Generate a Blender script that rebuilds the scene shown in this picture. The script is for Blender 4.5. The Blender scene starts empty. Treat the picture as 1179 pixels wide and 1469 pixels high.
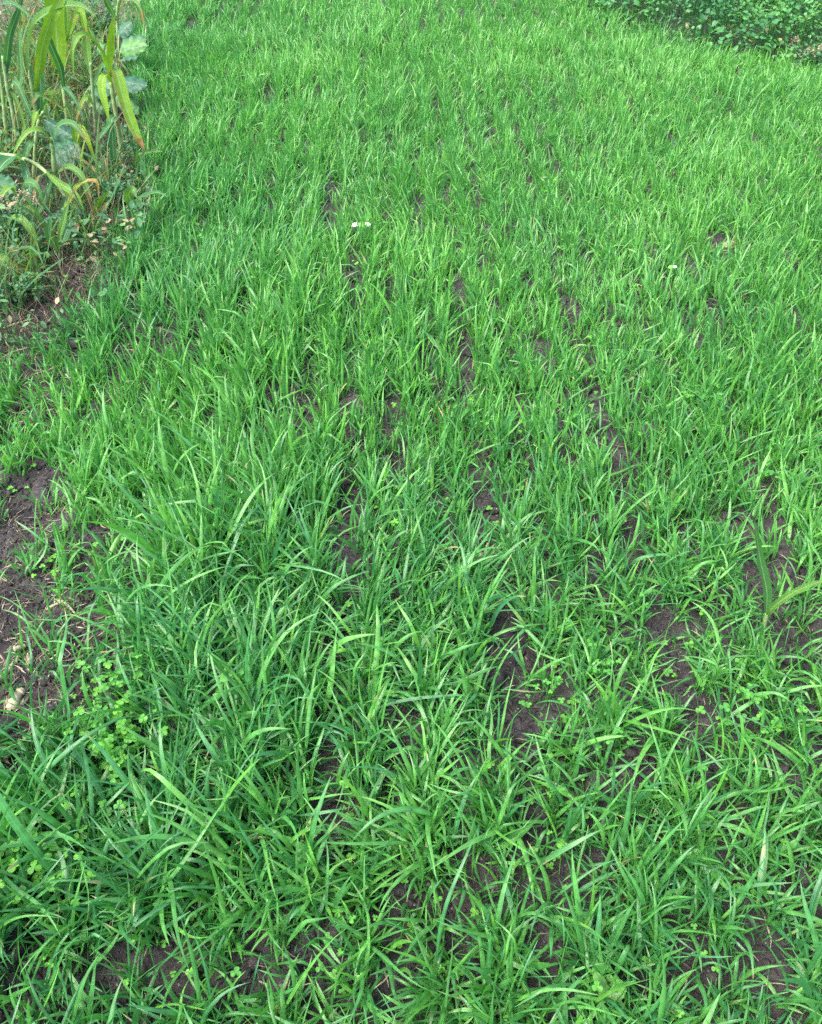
import bpy, math
import numpy as np
from math import radians, sin, cos, pi

# ------------------------------------------------------------------ camera, sky, sun, exposure
S = bpy.context.scene
C = S.collection
CAM_H, PITCH, W_PX, H_PX = 1.35, 43.0, 1179.0, 1469.0
F_PX = (H_PX / 2) / math.tan(radians(30))
cd = bpy.data.cameras.new("camera")
cam = bpy.data.objects.new("camera", cd)
C.objects.link(cam)
cam.location = (0, 0, CAM_H)
cam.rotation_euler = (radians(90 - PITCH), 0, 0)
cd.sensor_fit = 'VERTICAL'
cd.angle = radians(60)
cd.clip_start, cd.clip_end = 0.02, 500
S.camera = cam

SUN_EL, SUN_ROT = radians(58), radians(-125)
w = bpy.data.worlds.new("World")
S.world = w
w.use_nodes = True
nt = w.node_tree
sky = nt.nodes.new('ShaderNodeTexSky')
sky.sky_type = 'NISHITA'
sky.sun_disc = False
sky.sun_elevation = SUN_EL
sky.sun_rotation = SUN_ROT
sky.air_density = 1.0
sky.dust_density = 4.0
sky.ozone_density = 1.0
nt.links.new(sky.outputs[0], nt.nodes['Background'].inputs[0])
nt.nodes['Background'].inputs[1].default_value = 0.15
sl = bpy.data.lights.new("sun", 'SUN')
sl.energy = 1.5
sl.angle = radians(35)
sl.color = (1.0, 0.96, 0.9)
so = bpy.data.objects.new("sun", sl)
C.objects.link(so)
# same direction as the sky's sun
sd = np.array([sin(SUN_ROT) * cos(SUN_EL), cos(SUN_ROT) * cos(SUN_EL), sin(SUN_EL)])
import mathutils
so.rotation_euler = mathutils.Vector(sd).to_track_quat('Z', 'Y').to_euler()
S.view_settings.view_transform = 'Standard'
S.view_settings.look = 'None'
S.view_settings.gamma = 1.0
S.view_settings.exposure = 1.66
S.cycles.max_bounces = 8
S.cycles.diffuse_bounces = 4
S.cycles.transmission_bounces = 4
S.cycles.use_denoising = False

rng = np.random.default_rng(11)


# ------------------------------------------------------------------ maths
def hash2(i, j, seed):
    h = (i.astype(np.int64) * 374761393 + j.astype(np.int64) * 668265263 + seed * 1442695041) & 0xFFFFFFFF
    h = ((h ^ (h >> 13)) * 1274126177) & 0xFFFFFFFF
    h = h ^ (h >> 16)
    return (h & 0xFFFFFF) / float(0xFFFFFF)


def vnoise(x, y, scale, seed):
    x = np.asarray(x, float) / scale
    y = np.asarray(y, float) / scale
    i, j = np.floor(x), np.floor(y)
    fx, fy = x - i, y - j
    fx, fy = fx * fx * (3 - 2 * fx), fy * fy * (3 - 2 * fy)
    a, b = hash2(i, j, seed), hash2(i + 1, j, seed)
    c, d = hash2(i, j + 1, seed), hash2(i + 1, j + 1, seed)
    return (a * (1 - fx) + b * fx) * (1 - fy) + (c * (1 - fx) + d * fx) * fy


def gz(x, y):
    """height of the soil"""
    x, y = np.asarray(x, float), np.asarray(y, float)
    z = (vnoise(x, y, 0.9, 1) - .5) * 0.05 + (vnoise(x, y, 0.22, 2) - .5) * 0.030
    z = z + (vnoise(x, y, 0.075, 3) - .5) * 0.024 + (vnoise(x, y, 0.03, 4) - .5) * 0.016 + (vnoise(x, y, .014, 14) - .5) * .007
    return z


def ray(px, py):
    a = radians(PITCH)
    u, v = (px - W_PX / 2) / F_PX, (H_PX / 2 - py) / F_PX
    return np.array([u, cos(a) + v * sin(a), -sin(a) + v * cos(a)])


def at(px, py, Y):
    """point of the plane y = Y seen at a pixel of the photograph"""
    d = ray(px, py)
    k = Y / d[1]
    return np.array([d[0] * k, Y, CAM_H + d[2] * k])


def gr(px, py):
    """point of the flat ground seen at a pixel"""
    d = ray(px, py)
    k = -CAM_H / d[2]
    return np.array([d[0] * k, d[1] * k, 0.0])


def on_ground(px, py, dz=0.0):
    p = gr(px, py)
    p[2] = float(gz(p[0], p[1])) + dz
    return p


def px_of(x, y, z=0.0):
    a = radians(PITCH)
    dz = z - CAM_H
    depth = y * cos(a) - dz * sin(a)
    up = y * sin(a) + dz * cos(a)
    depth = np.maximum(depth, 0.05)
    return W_PX / 2 + x / depth * F_PX, H_PX / 2 - up / depth * F_PX


def smooth(a, b, v):
    t = np.clip((v - a) / (b - a), 0, 1)
    return t * t * (3 - 2 * t)


# ------------------------------------------------------------------ mesh linking
def make_mesh(name, V, Q, mat, attr=None, parent=None, loc=None, shade=True):
    """Q: (n,4) or (n,3) faces or a list of both; attr: per-vertex rgba"""
    V = np.asarray(V, np.float32)
    faces = Q if isinstance(Q, list) else [Q]
    faces = [np.asarray(f, np.int32) for f in faces if len(f)]
    me = bpy.data.meshes.new(name)
    me.vertices.add(len(V))
    if loc is not None:
        V = V - np.asarray(loc, np.float32)
    me.vertices.foreach_set('co', V.ravel())
    nl = sum(f.size for f in faces)
    nf = sum(len(f) for f in faces)
    me.loops.add(nl)
    me.polygons.add(nf)
    me.loops.foreach_set('vertex_index', np.concatenate([f.ravel() for f in faces]))
    tot = np.concatenate([np.full(len(f), f.shape[1], np.int32) for f in faces])
    st = np.zeros(nf, np.int32)
    st[1:] = np.cumsum(tot)[:-1]
    me.polygons.foreach_set('loop_start', st)
    if shade:
        me.polygons.foreach_set('use_smooth', np.ones(nf, bool))
    if attr is not None:
        a = me.attributes.new('bl', 'FLOAT_COLOR', 'POINT')
        a.data.foreach_set('color', np.asarray(attr, np.float32).ravel())
    me.update()
    me.validate()
    me.materials.append(mat)
    o = bpy.data.objects.new(name, me)
    C.objects.link(o)
    if parent is not None:
        o.parent = parent
    elif loc is not None:
        o.location = loc
    return o


def tag(o, label=None, cat=None, group=None, kind=None):
    if label: o['label'] = label
    if cat: o['category'] = cat
    if group: o['group'] = group
    if kind: o['kind'] = kind
    return o


def thing(name, label, cat, loc, group=None):
    o = bpy.data.objects.new(name, None)
    o.empty_display_size = 0.05
    C.objects.link(o)
    o.location = [float(v) for v in loc]
    return tag(o, label, cat, group)


# ------------------------------------------------------------------ materials
def new_mat(name):
    m = bpy.data.materials.new(name)
    m.use_nodes = True
    n = m.node_tree
    n.nodes.clear()
    return m, n, n.nodes, n.links


def mixc(N, L, fac, a, b, mode='MIX'):
    m = N.new('ShaderNodeMix')
    m.data_type = 'RGBA'
    m.blend_type = mode
    for sock, v in ((m.inputs[0], fac), (m.inputs[6], a), (m.inputs[7], b)):
        if hasattr(v, 'node'):
            L.new(v, sock)
        elif isinstance(v, (int, float)):
            sock.default_value = v
        else:
            sock.default_value = (*v, 1)
    return m.outputs[2]


def mrange(N, L, v, a, b, c=0.0, d=1.0):
    m = N.new('ShaderNodeMapRange')
    L.new(v, m.inputs[0])
    for k, q in enumerate((a, b, c, d)):
        m.inputs[k + 1].default_value = q
    return m.outputs[0]


def leaf_mat(name, cool, warm, dry, dry2, rib=None, rib_w=0.06, trans=0.35, rough=0.42, spec=0.5,
             vein=40.0, tr_tint=(1.25, 1.35, 0.6), bump=0.25, mottling=0.25, under=None):
    """bl = (hue 0..1, dryness 0..1, position across, position along)"""
    m, n, N, L = new_mat(name)
    at_ = N.new('ShaderNodeAttribute')
    at_.attribute_name = 'bl'
    sep = N.new('ShaderNodeSeparateColor')
    L.new(at_.outputs['Color'], sep.inputs[0])
    hue, dr, u, t = sep.outputs[0], sep.outputs[1], sep.outputs[2], at_.outputs['Alpha']
    geo = N.new('ShaderNodeNewGeometry')
    col = mixc(N, L, hue, cool, warm)
    no = N.new('ShaderNodeTexNoise')
    no.inputs['Scale'].default_value = 60
    no.inputs['Detail'].default_value = 3
    L.new(geo.outputs['Position'], no.inputs['Vector'])
    mot = mrange(N, L, no.outputs[0], .35, .65, 1 - mottling, 1 + mottling)
    sc = N.new('ShaderNodeVectorMath'); sc.operation = 'SCALE'
    L.new(col, sc.inputs[0]); L.new(mot, sc.inputs['Scale'])
    col = sc.outputs[0]
    # veins along the blade
    cb = N.new('ShaderNodeCombineXYZ')
    L.new(u, cb.inputs[0]); L.new(hue, cb.inputs[1])
    wv = N.new('ShaderNodeTexWave')
    wv.inputs['Scale'].default_value = vein / 20
    wv.inputs['Distortion'].default_value = 0
    L.new(cb.outputs[0], wv.inputs['Vector'])
    col = mixc(N, L, mrange(N, L, wv.outputs['Fac'], 0, 1, 0, .22), col, (0.9, 1.0, 0.7), 'SOFT_LIGHT')
    if rib:
        ab = N.new('ShaderNodeMath'); ab.operation = 'SUBTRACT'
        L.new(u, ab.inputs[0]); ab.inputs[1].default_value = .5
        a2 = N.new('ShaderNodeMath'); a2.operation = 'ABSOLUTE'
        L.new(ab.outputs[0], a2.inputs[0])
        col = mixc(N, L, mrange(N, L, a2.outputs[0], rib_w * .4, rib_w, .75, 0), col, rib)
    if under:
        col = mixc(N, L, geo.outputs['Backfacing'], col, mixc(N, L, .5, col, under))
    # dry parts
    n2 = N.new('ShaderNodeTexNoise')
    n2.inputs['Scale'].default_value = 25
    n2.inputs['Detail'].default_value = 4
    L.new(geo.outputs['Position'], n2.inputs['Vector'])
    dcol = mixc(N, L, mrange(N, L, n2.outputs[0], .35, .65), dry, dry2)
    ad = N.new('ShaderNodeMath'); ad.operation = 'ADD'
    L.new(dr, ad.inputs[0]); L.new(mrange(N, L, n2.outputs[0], .3, .7, -.25, .25), ad.inputs[1])
    col = mixc(N, L, mrange(N, L, ad.outputs[0], .35, .65), col, dcol)
    p = N.new('ShaderNodeBsdfPrincipled')
    L.new(col, p.inputs['Base Color'])
    p.inputs['Roughness'].default_value = rough
    p.inputs['Specular IOR Level'].default_value = spec
    bp = N.new('ShaderNodeBump')
    bp.inputs['Strength'].default_value = bump
    bp.inputs['Distance'].default_value = .001
    L.new(wv.outputs['Fac'], bp.inputs['Height'])
    L.new(bp.outputs[0], p.inputs['Normal'])
    tr = N.new('ShaderNodeBsdfTranslucent')
    L.new(mixc(N, L, 1.0, col, tr_tint, 'MULTIPLY'), tr.inputs[0])
    mx = N.new('ShaderNodeMixShader')
    mx.inputs[0].default_value = trans
    L.new(p.outputs[0], mx.inputs[1]); L.new(tr.outputs[0], mx.inputs[2])
    o = N.new('ShaderNodeOutputMaterial')
    L.new(mx.outputs[0], o.inputs[0])
    return m


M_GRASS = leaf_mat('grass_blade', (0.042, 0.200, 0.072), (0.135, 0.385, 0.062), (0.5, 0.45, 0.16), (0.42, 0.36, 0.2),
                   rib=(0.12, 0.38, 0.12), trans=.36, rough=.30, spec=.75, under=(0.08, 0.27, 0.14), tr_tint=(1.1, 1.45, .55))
M_MAIZE = leaf_mat('maize_leaf', (0.045, 0.17, 0.07), (0.20, 0.37, 0.02), (0.50, 0.38, 0.13), (0.24, 0.13, 0.05),
                   rib=(0.32, 0.46, 0.20), rib_w=.06, trans=.35, rough=.45, spec=.4, vein=90, mottling=.08, bump=.5)
M_STEM = leaf_mat('maize_stalk', (0.15, 0.26, 0.12), (0.24, 0.32, 0.12), (0.42, 0.32, 0.17), (0.25, 0.17, 0.09),
                  trans=0.0, rough=.5)
M_CLOVER = leaf_mat('clover_leaf', (0.07, 0.29, 0.05), (0.16, 0.46, 0.045), (0.4, 0.4, 0.1), (0.4, 0.3, 0.1),
                    rib=(0.26, 0.46, 0.13), rib_w=.03, trans=.35, rough=.5, vein=10)
M_BROAD = leaf_mat('broad_leaf', (0.035, 0.12, 0.068), (0.10, 0.25, 0.055), (0.4, 0.33, 0.14), (0.25, 0.17, 0.08),
                   rib=(0.15, 0.27, 0.16), rib_w=.03, trans=.15, rough=.5, spec=.4, vein=14)
M_COVER = leaf_mat('ground_cover_leaf', (0.045, 0.17, 0.06), (0.095, 0.29, 0.065), (0.33, 0.30, 0.10), (0.2, 0.14, 0.07),
                   trans=.25, rough=.45, vein=10)
M_DRY = leaf_mat('dry_straw', (0.31, 0.26, 0.17), (0.44, 0.38, 0.27), (0.12, 0.09, 0.06), (0.07, 0.05, 0.035),
                 trans=.12, rough=.7, spec=.3, tr_tint=(1, 1, 1))
M_WEED = leaf_mat('grey_weed_leaf', (0.05, 0.16, 0.08), (0.10, 0.25, 0.07), (0.4, 0.34, 0.2), (0.3, 0.22, 0.13),
                  trans=.2, rough=.6, vein=10)
M_PETAL = leaf_mat('white_petal', (0.78, 0.78, 0.70), (0.82, 0.82, 0.76), (0.7, 0.6, 0.4), (0.6, 0.5, 0.3),
                   trans=.3, rough=.5, vein=20, tr_tint=(1, 1, 1), mottling=.05)


def soil_mat(name, dark, light, far_tint):
    m, n, N, L = new_mat(name)
    geo = N.new('ShaderNodeNewGeometry')
    def noise(scale, det=6, rgh=.6):
        q = N.new('ShaderNodeTexNoise')
        q.inputs['Scale'].default_value = scale
        q.inputs['Detail'].default_value = det
        q.inputs['Roughness'].default_value = rgh
        L.new(geo.outputs['Position'], q.inputs['Vector'])
        return q.outputs[0]
    n1, n2, n3 = noise(7), noise(55, 8, .7), noise(260, 4)
    col = mixc(N, L, mrange(N, L, n1, .35, .65), dark, light)
    col = mixc(N, L, mrange(N, L, n2, .45, .75, 0, .8), col, tuple(min(1, c * 1.9) for c in light))
    vo = N.new('ShaderNodeTexVoronoi')
    vo.inputs['Scale'].default_value = 190
    L.new(geo.outputs['Position'], vo.inputs['Vector'])
    sp = N.new('ShaderNodeSeparateColor')
    L.new(vo.outputs['Color'], sp.inputs[0])
    grit = N.new('ShaderNodeMath'); grit.operation = 'MULTIPLY'
    L.new(mrange(N, L, sp.outputs[0], .93, .95), grit.inputs[0])
    L.new(mrange(N, L, vo.outputs['Distance'], .25, .4, 1, 0), grit.inputs[1])
    col = mixc(N, L, grit.outputs[0], col, (0.30, 0.27, 0.23))
    # away to the left the earth is paler, drier and redder
    sx = N.new('ShaderNodeSeparateXYZ')
    L.new(geo.outputs['Position'], sx.inputs[0])
    a1 = mrange(N, L, sx.outputs[0], -1.1, -1.7)
    a2 = mrange(N, L, sx.outputs[1], 2.6, 3.8)
    mu = N.new('ShaderNodeMath'); mu.operation = 'MULTIPLY'
    L.new(a1, mu.inputs[0]); L.new(a2, mu.inputs[1])
    tint = mixc(N, L, mrange(N, L, n2, .35, .65), far_tint, tuple(c * 1.5 for c in far_tint))
    col = mixc(N, L, mu.outputs[0], col, tint)
    p = N.new('ShaderNodeBsdfPrincipled')
    L.new(col, p.inputs['Base Color'])
    p.inputs['Roughness'].default_value = .92
    p.inputs['Specular IOR Level'].default_value = .25
    h = N.new('ShaderNodeMath'); h.operation = 'ADD'
    L.new(n2, h.inputs[0]); L.new(mrange(N, L, n3, 0, 1, 0, .35), h.inputs[1])
    b = N.new('ShaderNodeBump')
    b.inputs['Strength'].default_value = 1.0
    b.inputs['Distance'].default_value = .016
    L.new(h.outputs[0], b.inputs['Height'])
    L.new(b.outputs[0], p.inputs['Normal'])
    o = N.new('ShaderNodeOutputMaterial')
    L.new(p.outputs[0], o.inputs[0])
    return m


M_SOIL = soil_mat('soil', (0.033, 0.030, 0.031), (0.080, 0.072, 0.072), (0.13, 0.10, 0.085))

# ------------------------------------------------------------------ ground: one sheet, fine near the camera
def axis(parts):
    out = []
    for a, b, st in parts:
        out += list(np.arange(a, b, st))
    return np.array(out + [parts[-1][1]])


gx = axis([(-90, -10, 8), (-10, -4, .5), (-4, -2.4, .05), (-2.4, 2.4, .012), (2.4, 5, .06), (5, 10, .5), (10, 90, 8)])
gy = axis([(-60, -5, 5), (-5, -.4, .3), (-.4, 4.2, .012), (4.2, 8, .05), (8, 14, .5), (14, 140, 9)])
GX, GY = np.meshgrid(gx, gy)
GZ = gz(GX, GY)
V = np.stack([GX, GY, GZ], -1).reshape(-1, 3)
ny, nx = GX.shape
idx = np.arange(ny * nx).reshape(ny, nx)
Q = np.stack([idx[:-1, :-1], idx[:-1, 1:], idx[1:, 1:], idx[1:, :-1]], -1).reshape(-1, 4)
tag(make_mesh('ground', V, Q, M_SOIL), kind='structure')


# ------------------------------------------------------------------ layout of the field
def ell(x, y, items):
    """1 inside ground ellipses given as pixel ellipses (px, py, rx, ry, weight)"""
    out = np.zeros_like(x)
    for px, py, rx, ry, wt in items:
        c = gr(px, py)
        ax = abs(gr(px + rx, py)[0] - c[0])
        ay = (abs(gr(px, py - ry)[1] - c[1]) + abs(gr(px, py + ry)[1] - c[1])) / 2
        d = ((x - c[0]) / ax) ** 2 + ((y - c[1]) / ay) ** 2
        n = .6 * (vnoise(x, y, .045, 77) - .5)
        out = np.maximum(out, wt * smooth(1.45, .55, d + n * 2))
    return out


BARE = [
    (465, 945, 48, 38, 1), (492, 810, 36, 55, 1), (515, 742, 20, 20, 1), (730, 940, 38, 60, 1), (712, 860, 24, 50, 1),
    (755, 1025, 62, 32, 1), (1060, 765, 40, 28, 1), (1035, 1025, 52, 28, .95), (890, 1125, 55, 40, 1), (1140, 920, 44, 52, .9),
    (1165, 1300, 46, 50, 1), (1105, 1375, 60, 34, .95), (228, 1385, 62, 40, 1), (45, 1400, 58, 26, .95), (430, 1395, 34, 48, .95),
    (425, 590, 42, 40, 1), (482, 300, 22, 38, .95), (503, 400, 16, 38, .95), (655, 460, 14, 48, .95), (690, 405, 12, 25, .9),
    (790, 243, 18, 14, .95), (1035, 360, 17, 24, 1), (300, 608, 20, 18, 1), (485, 1185, 52, 42, .95), (545, 1445, 60, 30, .8),
    (700, 195, 16, 16, .9), (1000, 900, 55, 26, .9), (820, 1270, 34, 50, .95), (790, 1390, 42, 38, .9), (640, 290, 10, 20, .9),
    (505, 520, 14, 22, .9), (590, 930, 30, 38, .8), (900, 575, 26, 12, .7), (240, 770, 20, 26, .9), (210, 425, 26, 22, .95),
    (1115, 1130, 30, 30, .8), (940, 905, 40, 25, .8), (870, 1000, 28, 24, .7), (1000, 1390, 50, 45, .8), (690, 700, 22, 30, .8),
    (560, 1120, 30, 20, .8), (1160, 1050, 30, 30, .9), (660, 1260, 30, 30, .6), (300, 1430, 40, 20, .5), (350, 850, 20, 16, .7),
    (150, 920, 70, 100, .75), (70, 890, 100, 90, .8), (30, 780, 55, 70, .95), (20, 1050, 52, 60, .95), (140, 1010, 40, 40, .7),
    (130, 790, 30, 40, .8), (270, 505, 18, 18, .8), (265, 270, 14, 10, .7), (390, 145, 30, 8, .6), (1010, 150, 20, 10, .5),
    (565, 655, 14, 14, .7), (880, 820, 30, 16, .7), (10, 1250, 30, 30, .6), (1110, 830, 30, 20, .8), (960, 540, 18, 14, .6),
    (930, 410, 14, 12, .7), (1150, 460, 22, 12, .6), (45, 525, 75, 40, .75), (40, 610, 60, 40, .6), (30, 690, 50, 40, .7),
]
TUFTS = [(40, 860, 22, 24), (80, 800, 48, 45), (130, 860, 25, 30), (110, 725, 50, 30), (60, 1120, 100, 38), (15, 990, 22, 20), (205, 940, 30, 30),
         (170, 1150, 100, 40), (150, 660, 60, 40)]
LUSH = [(310, 1000, 90, 80), (330, 720, 100, 120), (370, 430, 90, 110), (640, 1190, 110, 60), (130, 1270, 170, 60), (400, 1250, 130, 70),
        (1000, 680, 90, 50), (880, 1080, 80, 40), (360, 580, 60, 90), (230, 900, 70, 60), (1120, 560, 60, 90), (420, 940, 40, 20)]


def left_edge(y):
    """x of the field's left edge at distance y"""
    return np.interp(y, [-1, .4, .75, .88, 1.0, 1.3, 1.5, 1.65, 1.9, 2.1, 2.3, 2.57, 2.8, 3.2, 4.0, 5.0, 6, 9, 14],
                     [-3, -2.5, -1.5, -.80, -.66, -.66, -.78, -1.1, -1.3, -1.02, -.90, -.90, -.90, -.98, -1.20, -1.45, -1.62, -2.2, -3])


def right_edge(y):
    """x of the field's right edge (where the creeping weeds begin)"""
    return np.interp(y, [0, 3.5, 4.3, 4.62, 4.95, 5.3, 6.0, 9, 14], [8, 5, 2.45, 1.92, 1.50, 1.22, .90, .4, .1])


def field(x, y):
    xr = x + .0256 * y + .03 * (vnoise(x * 0, y, .8, 5) - .5)
    track = np.abs(((xr + .10) / .315 + .5) % 1 - .5) * .315       # distance from the bare strip between rows
    d = 1 - .52 * smooth(.060, .025, track) * smooth(.2, .6, vnoise(x, y, .3, 9)) * smooth(2.9, 1.4, y)
    d = d * (.62 + .55 * smooth(.25, .7, vnoise(x, y, .11, 6)) + .25 * smooth(1.8, 3.5, y))
    d = d * (1 - .90 * ell(x, y, BARE)) * (1 - .7 * ell(x, y, [(85, 1262, 55, 42, 1), (165, 1092, 60, 34, 1), (180, 1005, 36, 24, 1)]))
    lsh = ell(x, y, [(*e, 1) for e in LUSH])
    tf = ell(x, y, [(*e, 1) for e in TUFTS])
    d = np.maximum(d, .75 * tf)
    d = np.maximum(d, .80 * lsh * (1 - .9 * ell(x, y, BARE)))
    le = left_edge(y) + .08 * (vnoise(x, y, .25, 8) - .5) * 2
    inside = smooth(-.10, .10, x - le)
    d = d * np.maximum(inside, .17 * smooth(-.9, -.1, x - le) + .4 * tf)
    d = d * smooth(.06, -.08, x - right_edge(y) + .1 * (vnoise(x, y, .2, 10) - .5))
    size = .80 + .30 * (vnoise(x, y, .22, 12) - .3) + .27 * lsh
    size = size * (1 + .10 * smooth(.2, -.4, x)) * np.where(inside < .5, .75, 1)
    size = size * (1.0 + .26 * smooth(1.9, .9, y))
    return d, np.clip(size, .45, 1.65)


# ------------------------------------------------------------------ grass
def blades(P, nseg):
    """ribbons with a folded section; P: dict of arrays (N,)"""
    N = len(P['x'])
    t = np.linspace(0, 1, nseg + 1)[None, :]
    col = lambda k: P[k][:, None]
    sheath = smooth(0.05, .30, t)
    th = col('ths') * (1 - sheath) + col('th0') * sheath + col('bend') * t ** col('pw')
    kk = smooth(0, 1, (t - col('kt')) / .12) * col('kink')
    th = np.clip(th + kk, -1.5, 2.9)
    ph = col('phi') + col('dphi') * t + .12 * np.sin(t * 7 + col('phi') * 5)
    T = np.stack([np.sin(th) * np.cos(ph), np.sin(th) * np.sin(ph), np.cos(th)], -1)
    st = T[:, :-1] * (P['L'][:, None, None] / nseg)
    c = np.concatenate([np.zeros((N, 1, 3)), np.cumsum(st, 1)], 1)
    c = c + np.stack([P['x'], P['y'], P['z']], -1)[:, None, :]
    lo = gz(c[..., 0], c[..., 1]) + .004 * t
    c[..., 2] = np.where(t > .1, np.maximum(c[..., 2], lo), c[..., 2])
    side = np.stack([-np.sin(ph), np.cos(ph), 0 * ph], -1)
    nrm = np.cross(side, T)
    nrm = np.where((nrm[..., 2:3] < 0) & (th[..., None] < 0), nrm, nrm)
    tw = col('tw0') + col('tw1') * t ** 1.3
    sd = side * np.cos(tw)[..., None] + nrm * np.sin(tw)[..., None]
    nr = -side * np.sin(tw)[..., None] + nrm * np.cos(tw)[..., None]
    prof = (.34 + .66 * smooth(.08, .42, t)) * np.clip(1 - ((t - .30) / .70).clip(0, 1) ** 2.3, 0, 1) ** .85
    wd = col('W') * prof * .5 + .00012
    fold = col('fold') * (1 - .5 * t)
    Lv = c + sd * wd[..., None] + nr * (wd * fold)[..., None]
    Rv = c - sd * wd[..., None] + nr * (wd * fold)[..., None]
    V = np.stack([Lv, c, Rv], 2)                       # N, n+1, 3, 3
    base = (np.arange(N) * (nseg + 1) * 3)[:, None]
    k = (np.arange(nseg) * 3)[None, :]
    q = []
    for s in (0, 1):
        a = base + k + s
        q.append(np.stack([a, a + 1, a + 4, a + 3], -1))
    Q = np.stack(q, 2).reshape(-1, 4)
    A = np.zeros((N, nseg + 1, 3, 4), np.float32)
    A[..., 0] = P['hue'][:, None, None]
    dry = P['dry'][:, None] + P['tipdry'][:, None] * smooth(.72, 1.0, t)
    A[..., 1] = dry[..., None]
    A[..., 2] = np.array([0, .5, 1])
    A[..., 3] = t[..., None]
    return V.reshape(-1, 3), Q, A.reshape(-1, 4)


def grass_params(x, y, size, r):
    """plants at x,y -> blades"""
    n = len(x)
    k = r.integers(3, 8, n)
    k = np.where(size > 1.1, k + 1, k)
    rep = np.repeat(np.arange(n), k)
    j = np.concatenate([np.arange(q) for q in k])
    order = j / np.maximum(k[rep] - 1, 1)               # 0 outer .. 1 inner
    N = len(rep)
    pphi = r.uniform(0, 2 * pi, n)
    u = r.uniform(0, 1, (12, N))
    X, Y = x[rep] + r.normal(0, .006, N), y[rep] + r.normal(0, .006, N)
    sz = size[rep]
    phi = pphi[rep] + j * 2.5 + r.normal(0, .45, N)
    L = (.034 + .068 * u[0] + .022 * order) * sz * r.choice([1, 1, 1, 1.45, .75, .5], N)
    up_ = smooth(.95, 1.7, Y)
    th0 = (.95 - .28 * up_) - (.72 - .18 * up_) * order + r.normal(0, .20, N)
    # common lean: patches of the field lie over together
    lean = .06 + .34 * smooth(.5, .85, vnoise(X, Y, .2, 21))
    lphi = pi * .62 + 2.6 * (vnoise(X, Y, .5, 22) - .5) * 2
    pxx, pyy = px_of(X, Y)
    inl = np.exp(-(((pxx - 290) / 150) ** 2 + ((pyy - 880) / 260) ** 2))
    lean = lean + .14 * inl
    lphi = lphi * (1 - inl) + (pi * .72) * inl + r.normal(0, .5, N)
    hx = np.sin(th0) * np.cos(phi) + lean * np.cos(lphi)
    hy = np.sin(th0) * np.sin(phi) + lean * np.sin(lphi)
    phi = np.arctan2(hy, hx)
    th0 = np.arctan2(np.hypot(hx, hy), np.cos(np.clip(th0, 0, 1.3)))
    bend = np.abs(r.normal(.55, .45, N)) + .55 * (L > .17) * u[1]
    bend = bend * (1 - .42 * up_) + .35 * u[9] * smooth(1.5, .9, Y)
    hero = (r.uniform(0, 1, N) < .035) & (pxx < 560) & (pyy > 930)
    hero = hero | ((r.uniform(0, 1, N) < .007) & (pyy > 550))
    L = L * np.where(hero, 1.5, 1) * (1 - .12 * smooth(1.6, 3, Y))
    kink = np.where(u[2] < .14, r.uniform(.5, 1.7, N), 0)
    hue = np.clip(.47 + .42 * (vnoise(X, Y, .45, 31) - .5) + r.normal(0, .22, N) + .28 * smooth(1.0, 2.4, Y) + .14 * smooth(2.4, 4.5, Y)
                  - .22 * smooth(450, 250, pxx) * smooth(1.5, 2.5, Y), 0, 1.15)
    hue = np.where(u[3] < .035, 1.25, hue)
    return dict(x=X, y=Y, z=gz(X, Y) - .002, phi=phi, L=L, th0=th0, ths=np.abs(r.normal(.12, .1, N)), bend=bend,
                pw=r.uniform(1.2, 2.6, N), kt=r.uniform(.4, .8, N), kink=kink, dphi=r.normal(0, .5, N),
                tw0=r.normal(0, .5, N), tw1=r.normal(0, 1.3, N),
                W=(.0029 + .0043 * u[4] ** 1.6) * (.6 + .45 * sz) * np.where(L < .08, .8, 1) * np.where(hero, 1.5, 1.1) * (1 - .12 * smooth(1.8, 3, Y)),
                fold=.25 + .5 * u[5], hue=hue, dry=np.where((u[6] < .004) & (L < .09), .8, np.where(u[6] < .03, .3, 0)),
                tipdry=np.where(u[7] < .10, .9 * u[8], 0))


def sample_field(y0, y1, dens, r, margin=.75):
    hw = .34 * y1 + .43 + margin
    n = int((y1 - y0) * 2 * hw * dens)
    x = r.uniform(-hw, hw, n)
    y = r.uniform(y0, y1, n)
    keep = np.abs(x) < .34 * y + .43 + margin
    x, y = x[keep], y[keep]
    # most plants stand in drilled rows
    xr = x + .0256 * y
    row = np.round(xr / .105 - .45) + .45
    inrow = r.uniform(0, 1, len(x)) < .65
    x = np.where(inrow, row * .105 - .0256 * y + r.normal(0, .017, len(x)), x)
    d, s = field(x, y)
    k = r.uniform(0, 1, len(x)) < d
    return x[k], y[k], s[k]


GV, GQ, GA, off = [], [], [], 0
nb = 0
for (y0, y1, dens, nseg, wk) in ((-.35, 1.9, 2900, 11, 1), (1.9, 3.2, 3200, 8, 1), (3.2, 5.0, 3000, 6, 1.0), (5.0, 7.0, 2000, 5, 1.1), (7.0, 11.0, 600, 4, 1.5)):
    x, y, s = sample_field(y0, y1, dens, rng)
    P = grass_params(x, y, s, rng)
    P['W'] = P['W'] * wk
    nb += len(P['x'])
    V, Q, A = blades(P, nseg)
    GV.append(V); GQ.append(Q + off); GA.append(A)
    off += len(V)
print('blades', nb)
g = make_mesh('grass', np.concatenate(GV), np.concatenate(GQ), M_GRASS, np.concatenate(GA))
tag(g, 'dense young green cereal grass growing in rows over dark soil', 'grass', kind='stuff')
del GV, GQ, GA


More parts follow.
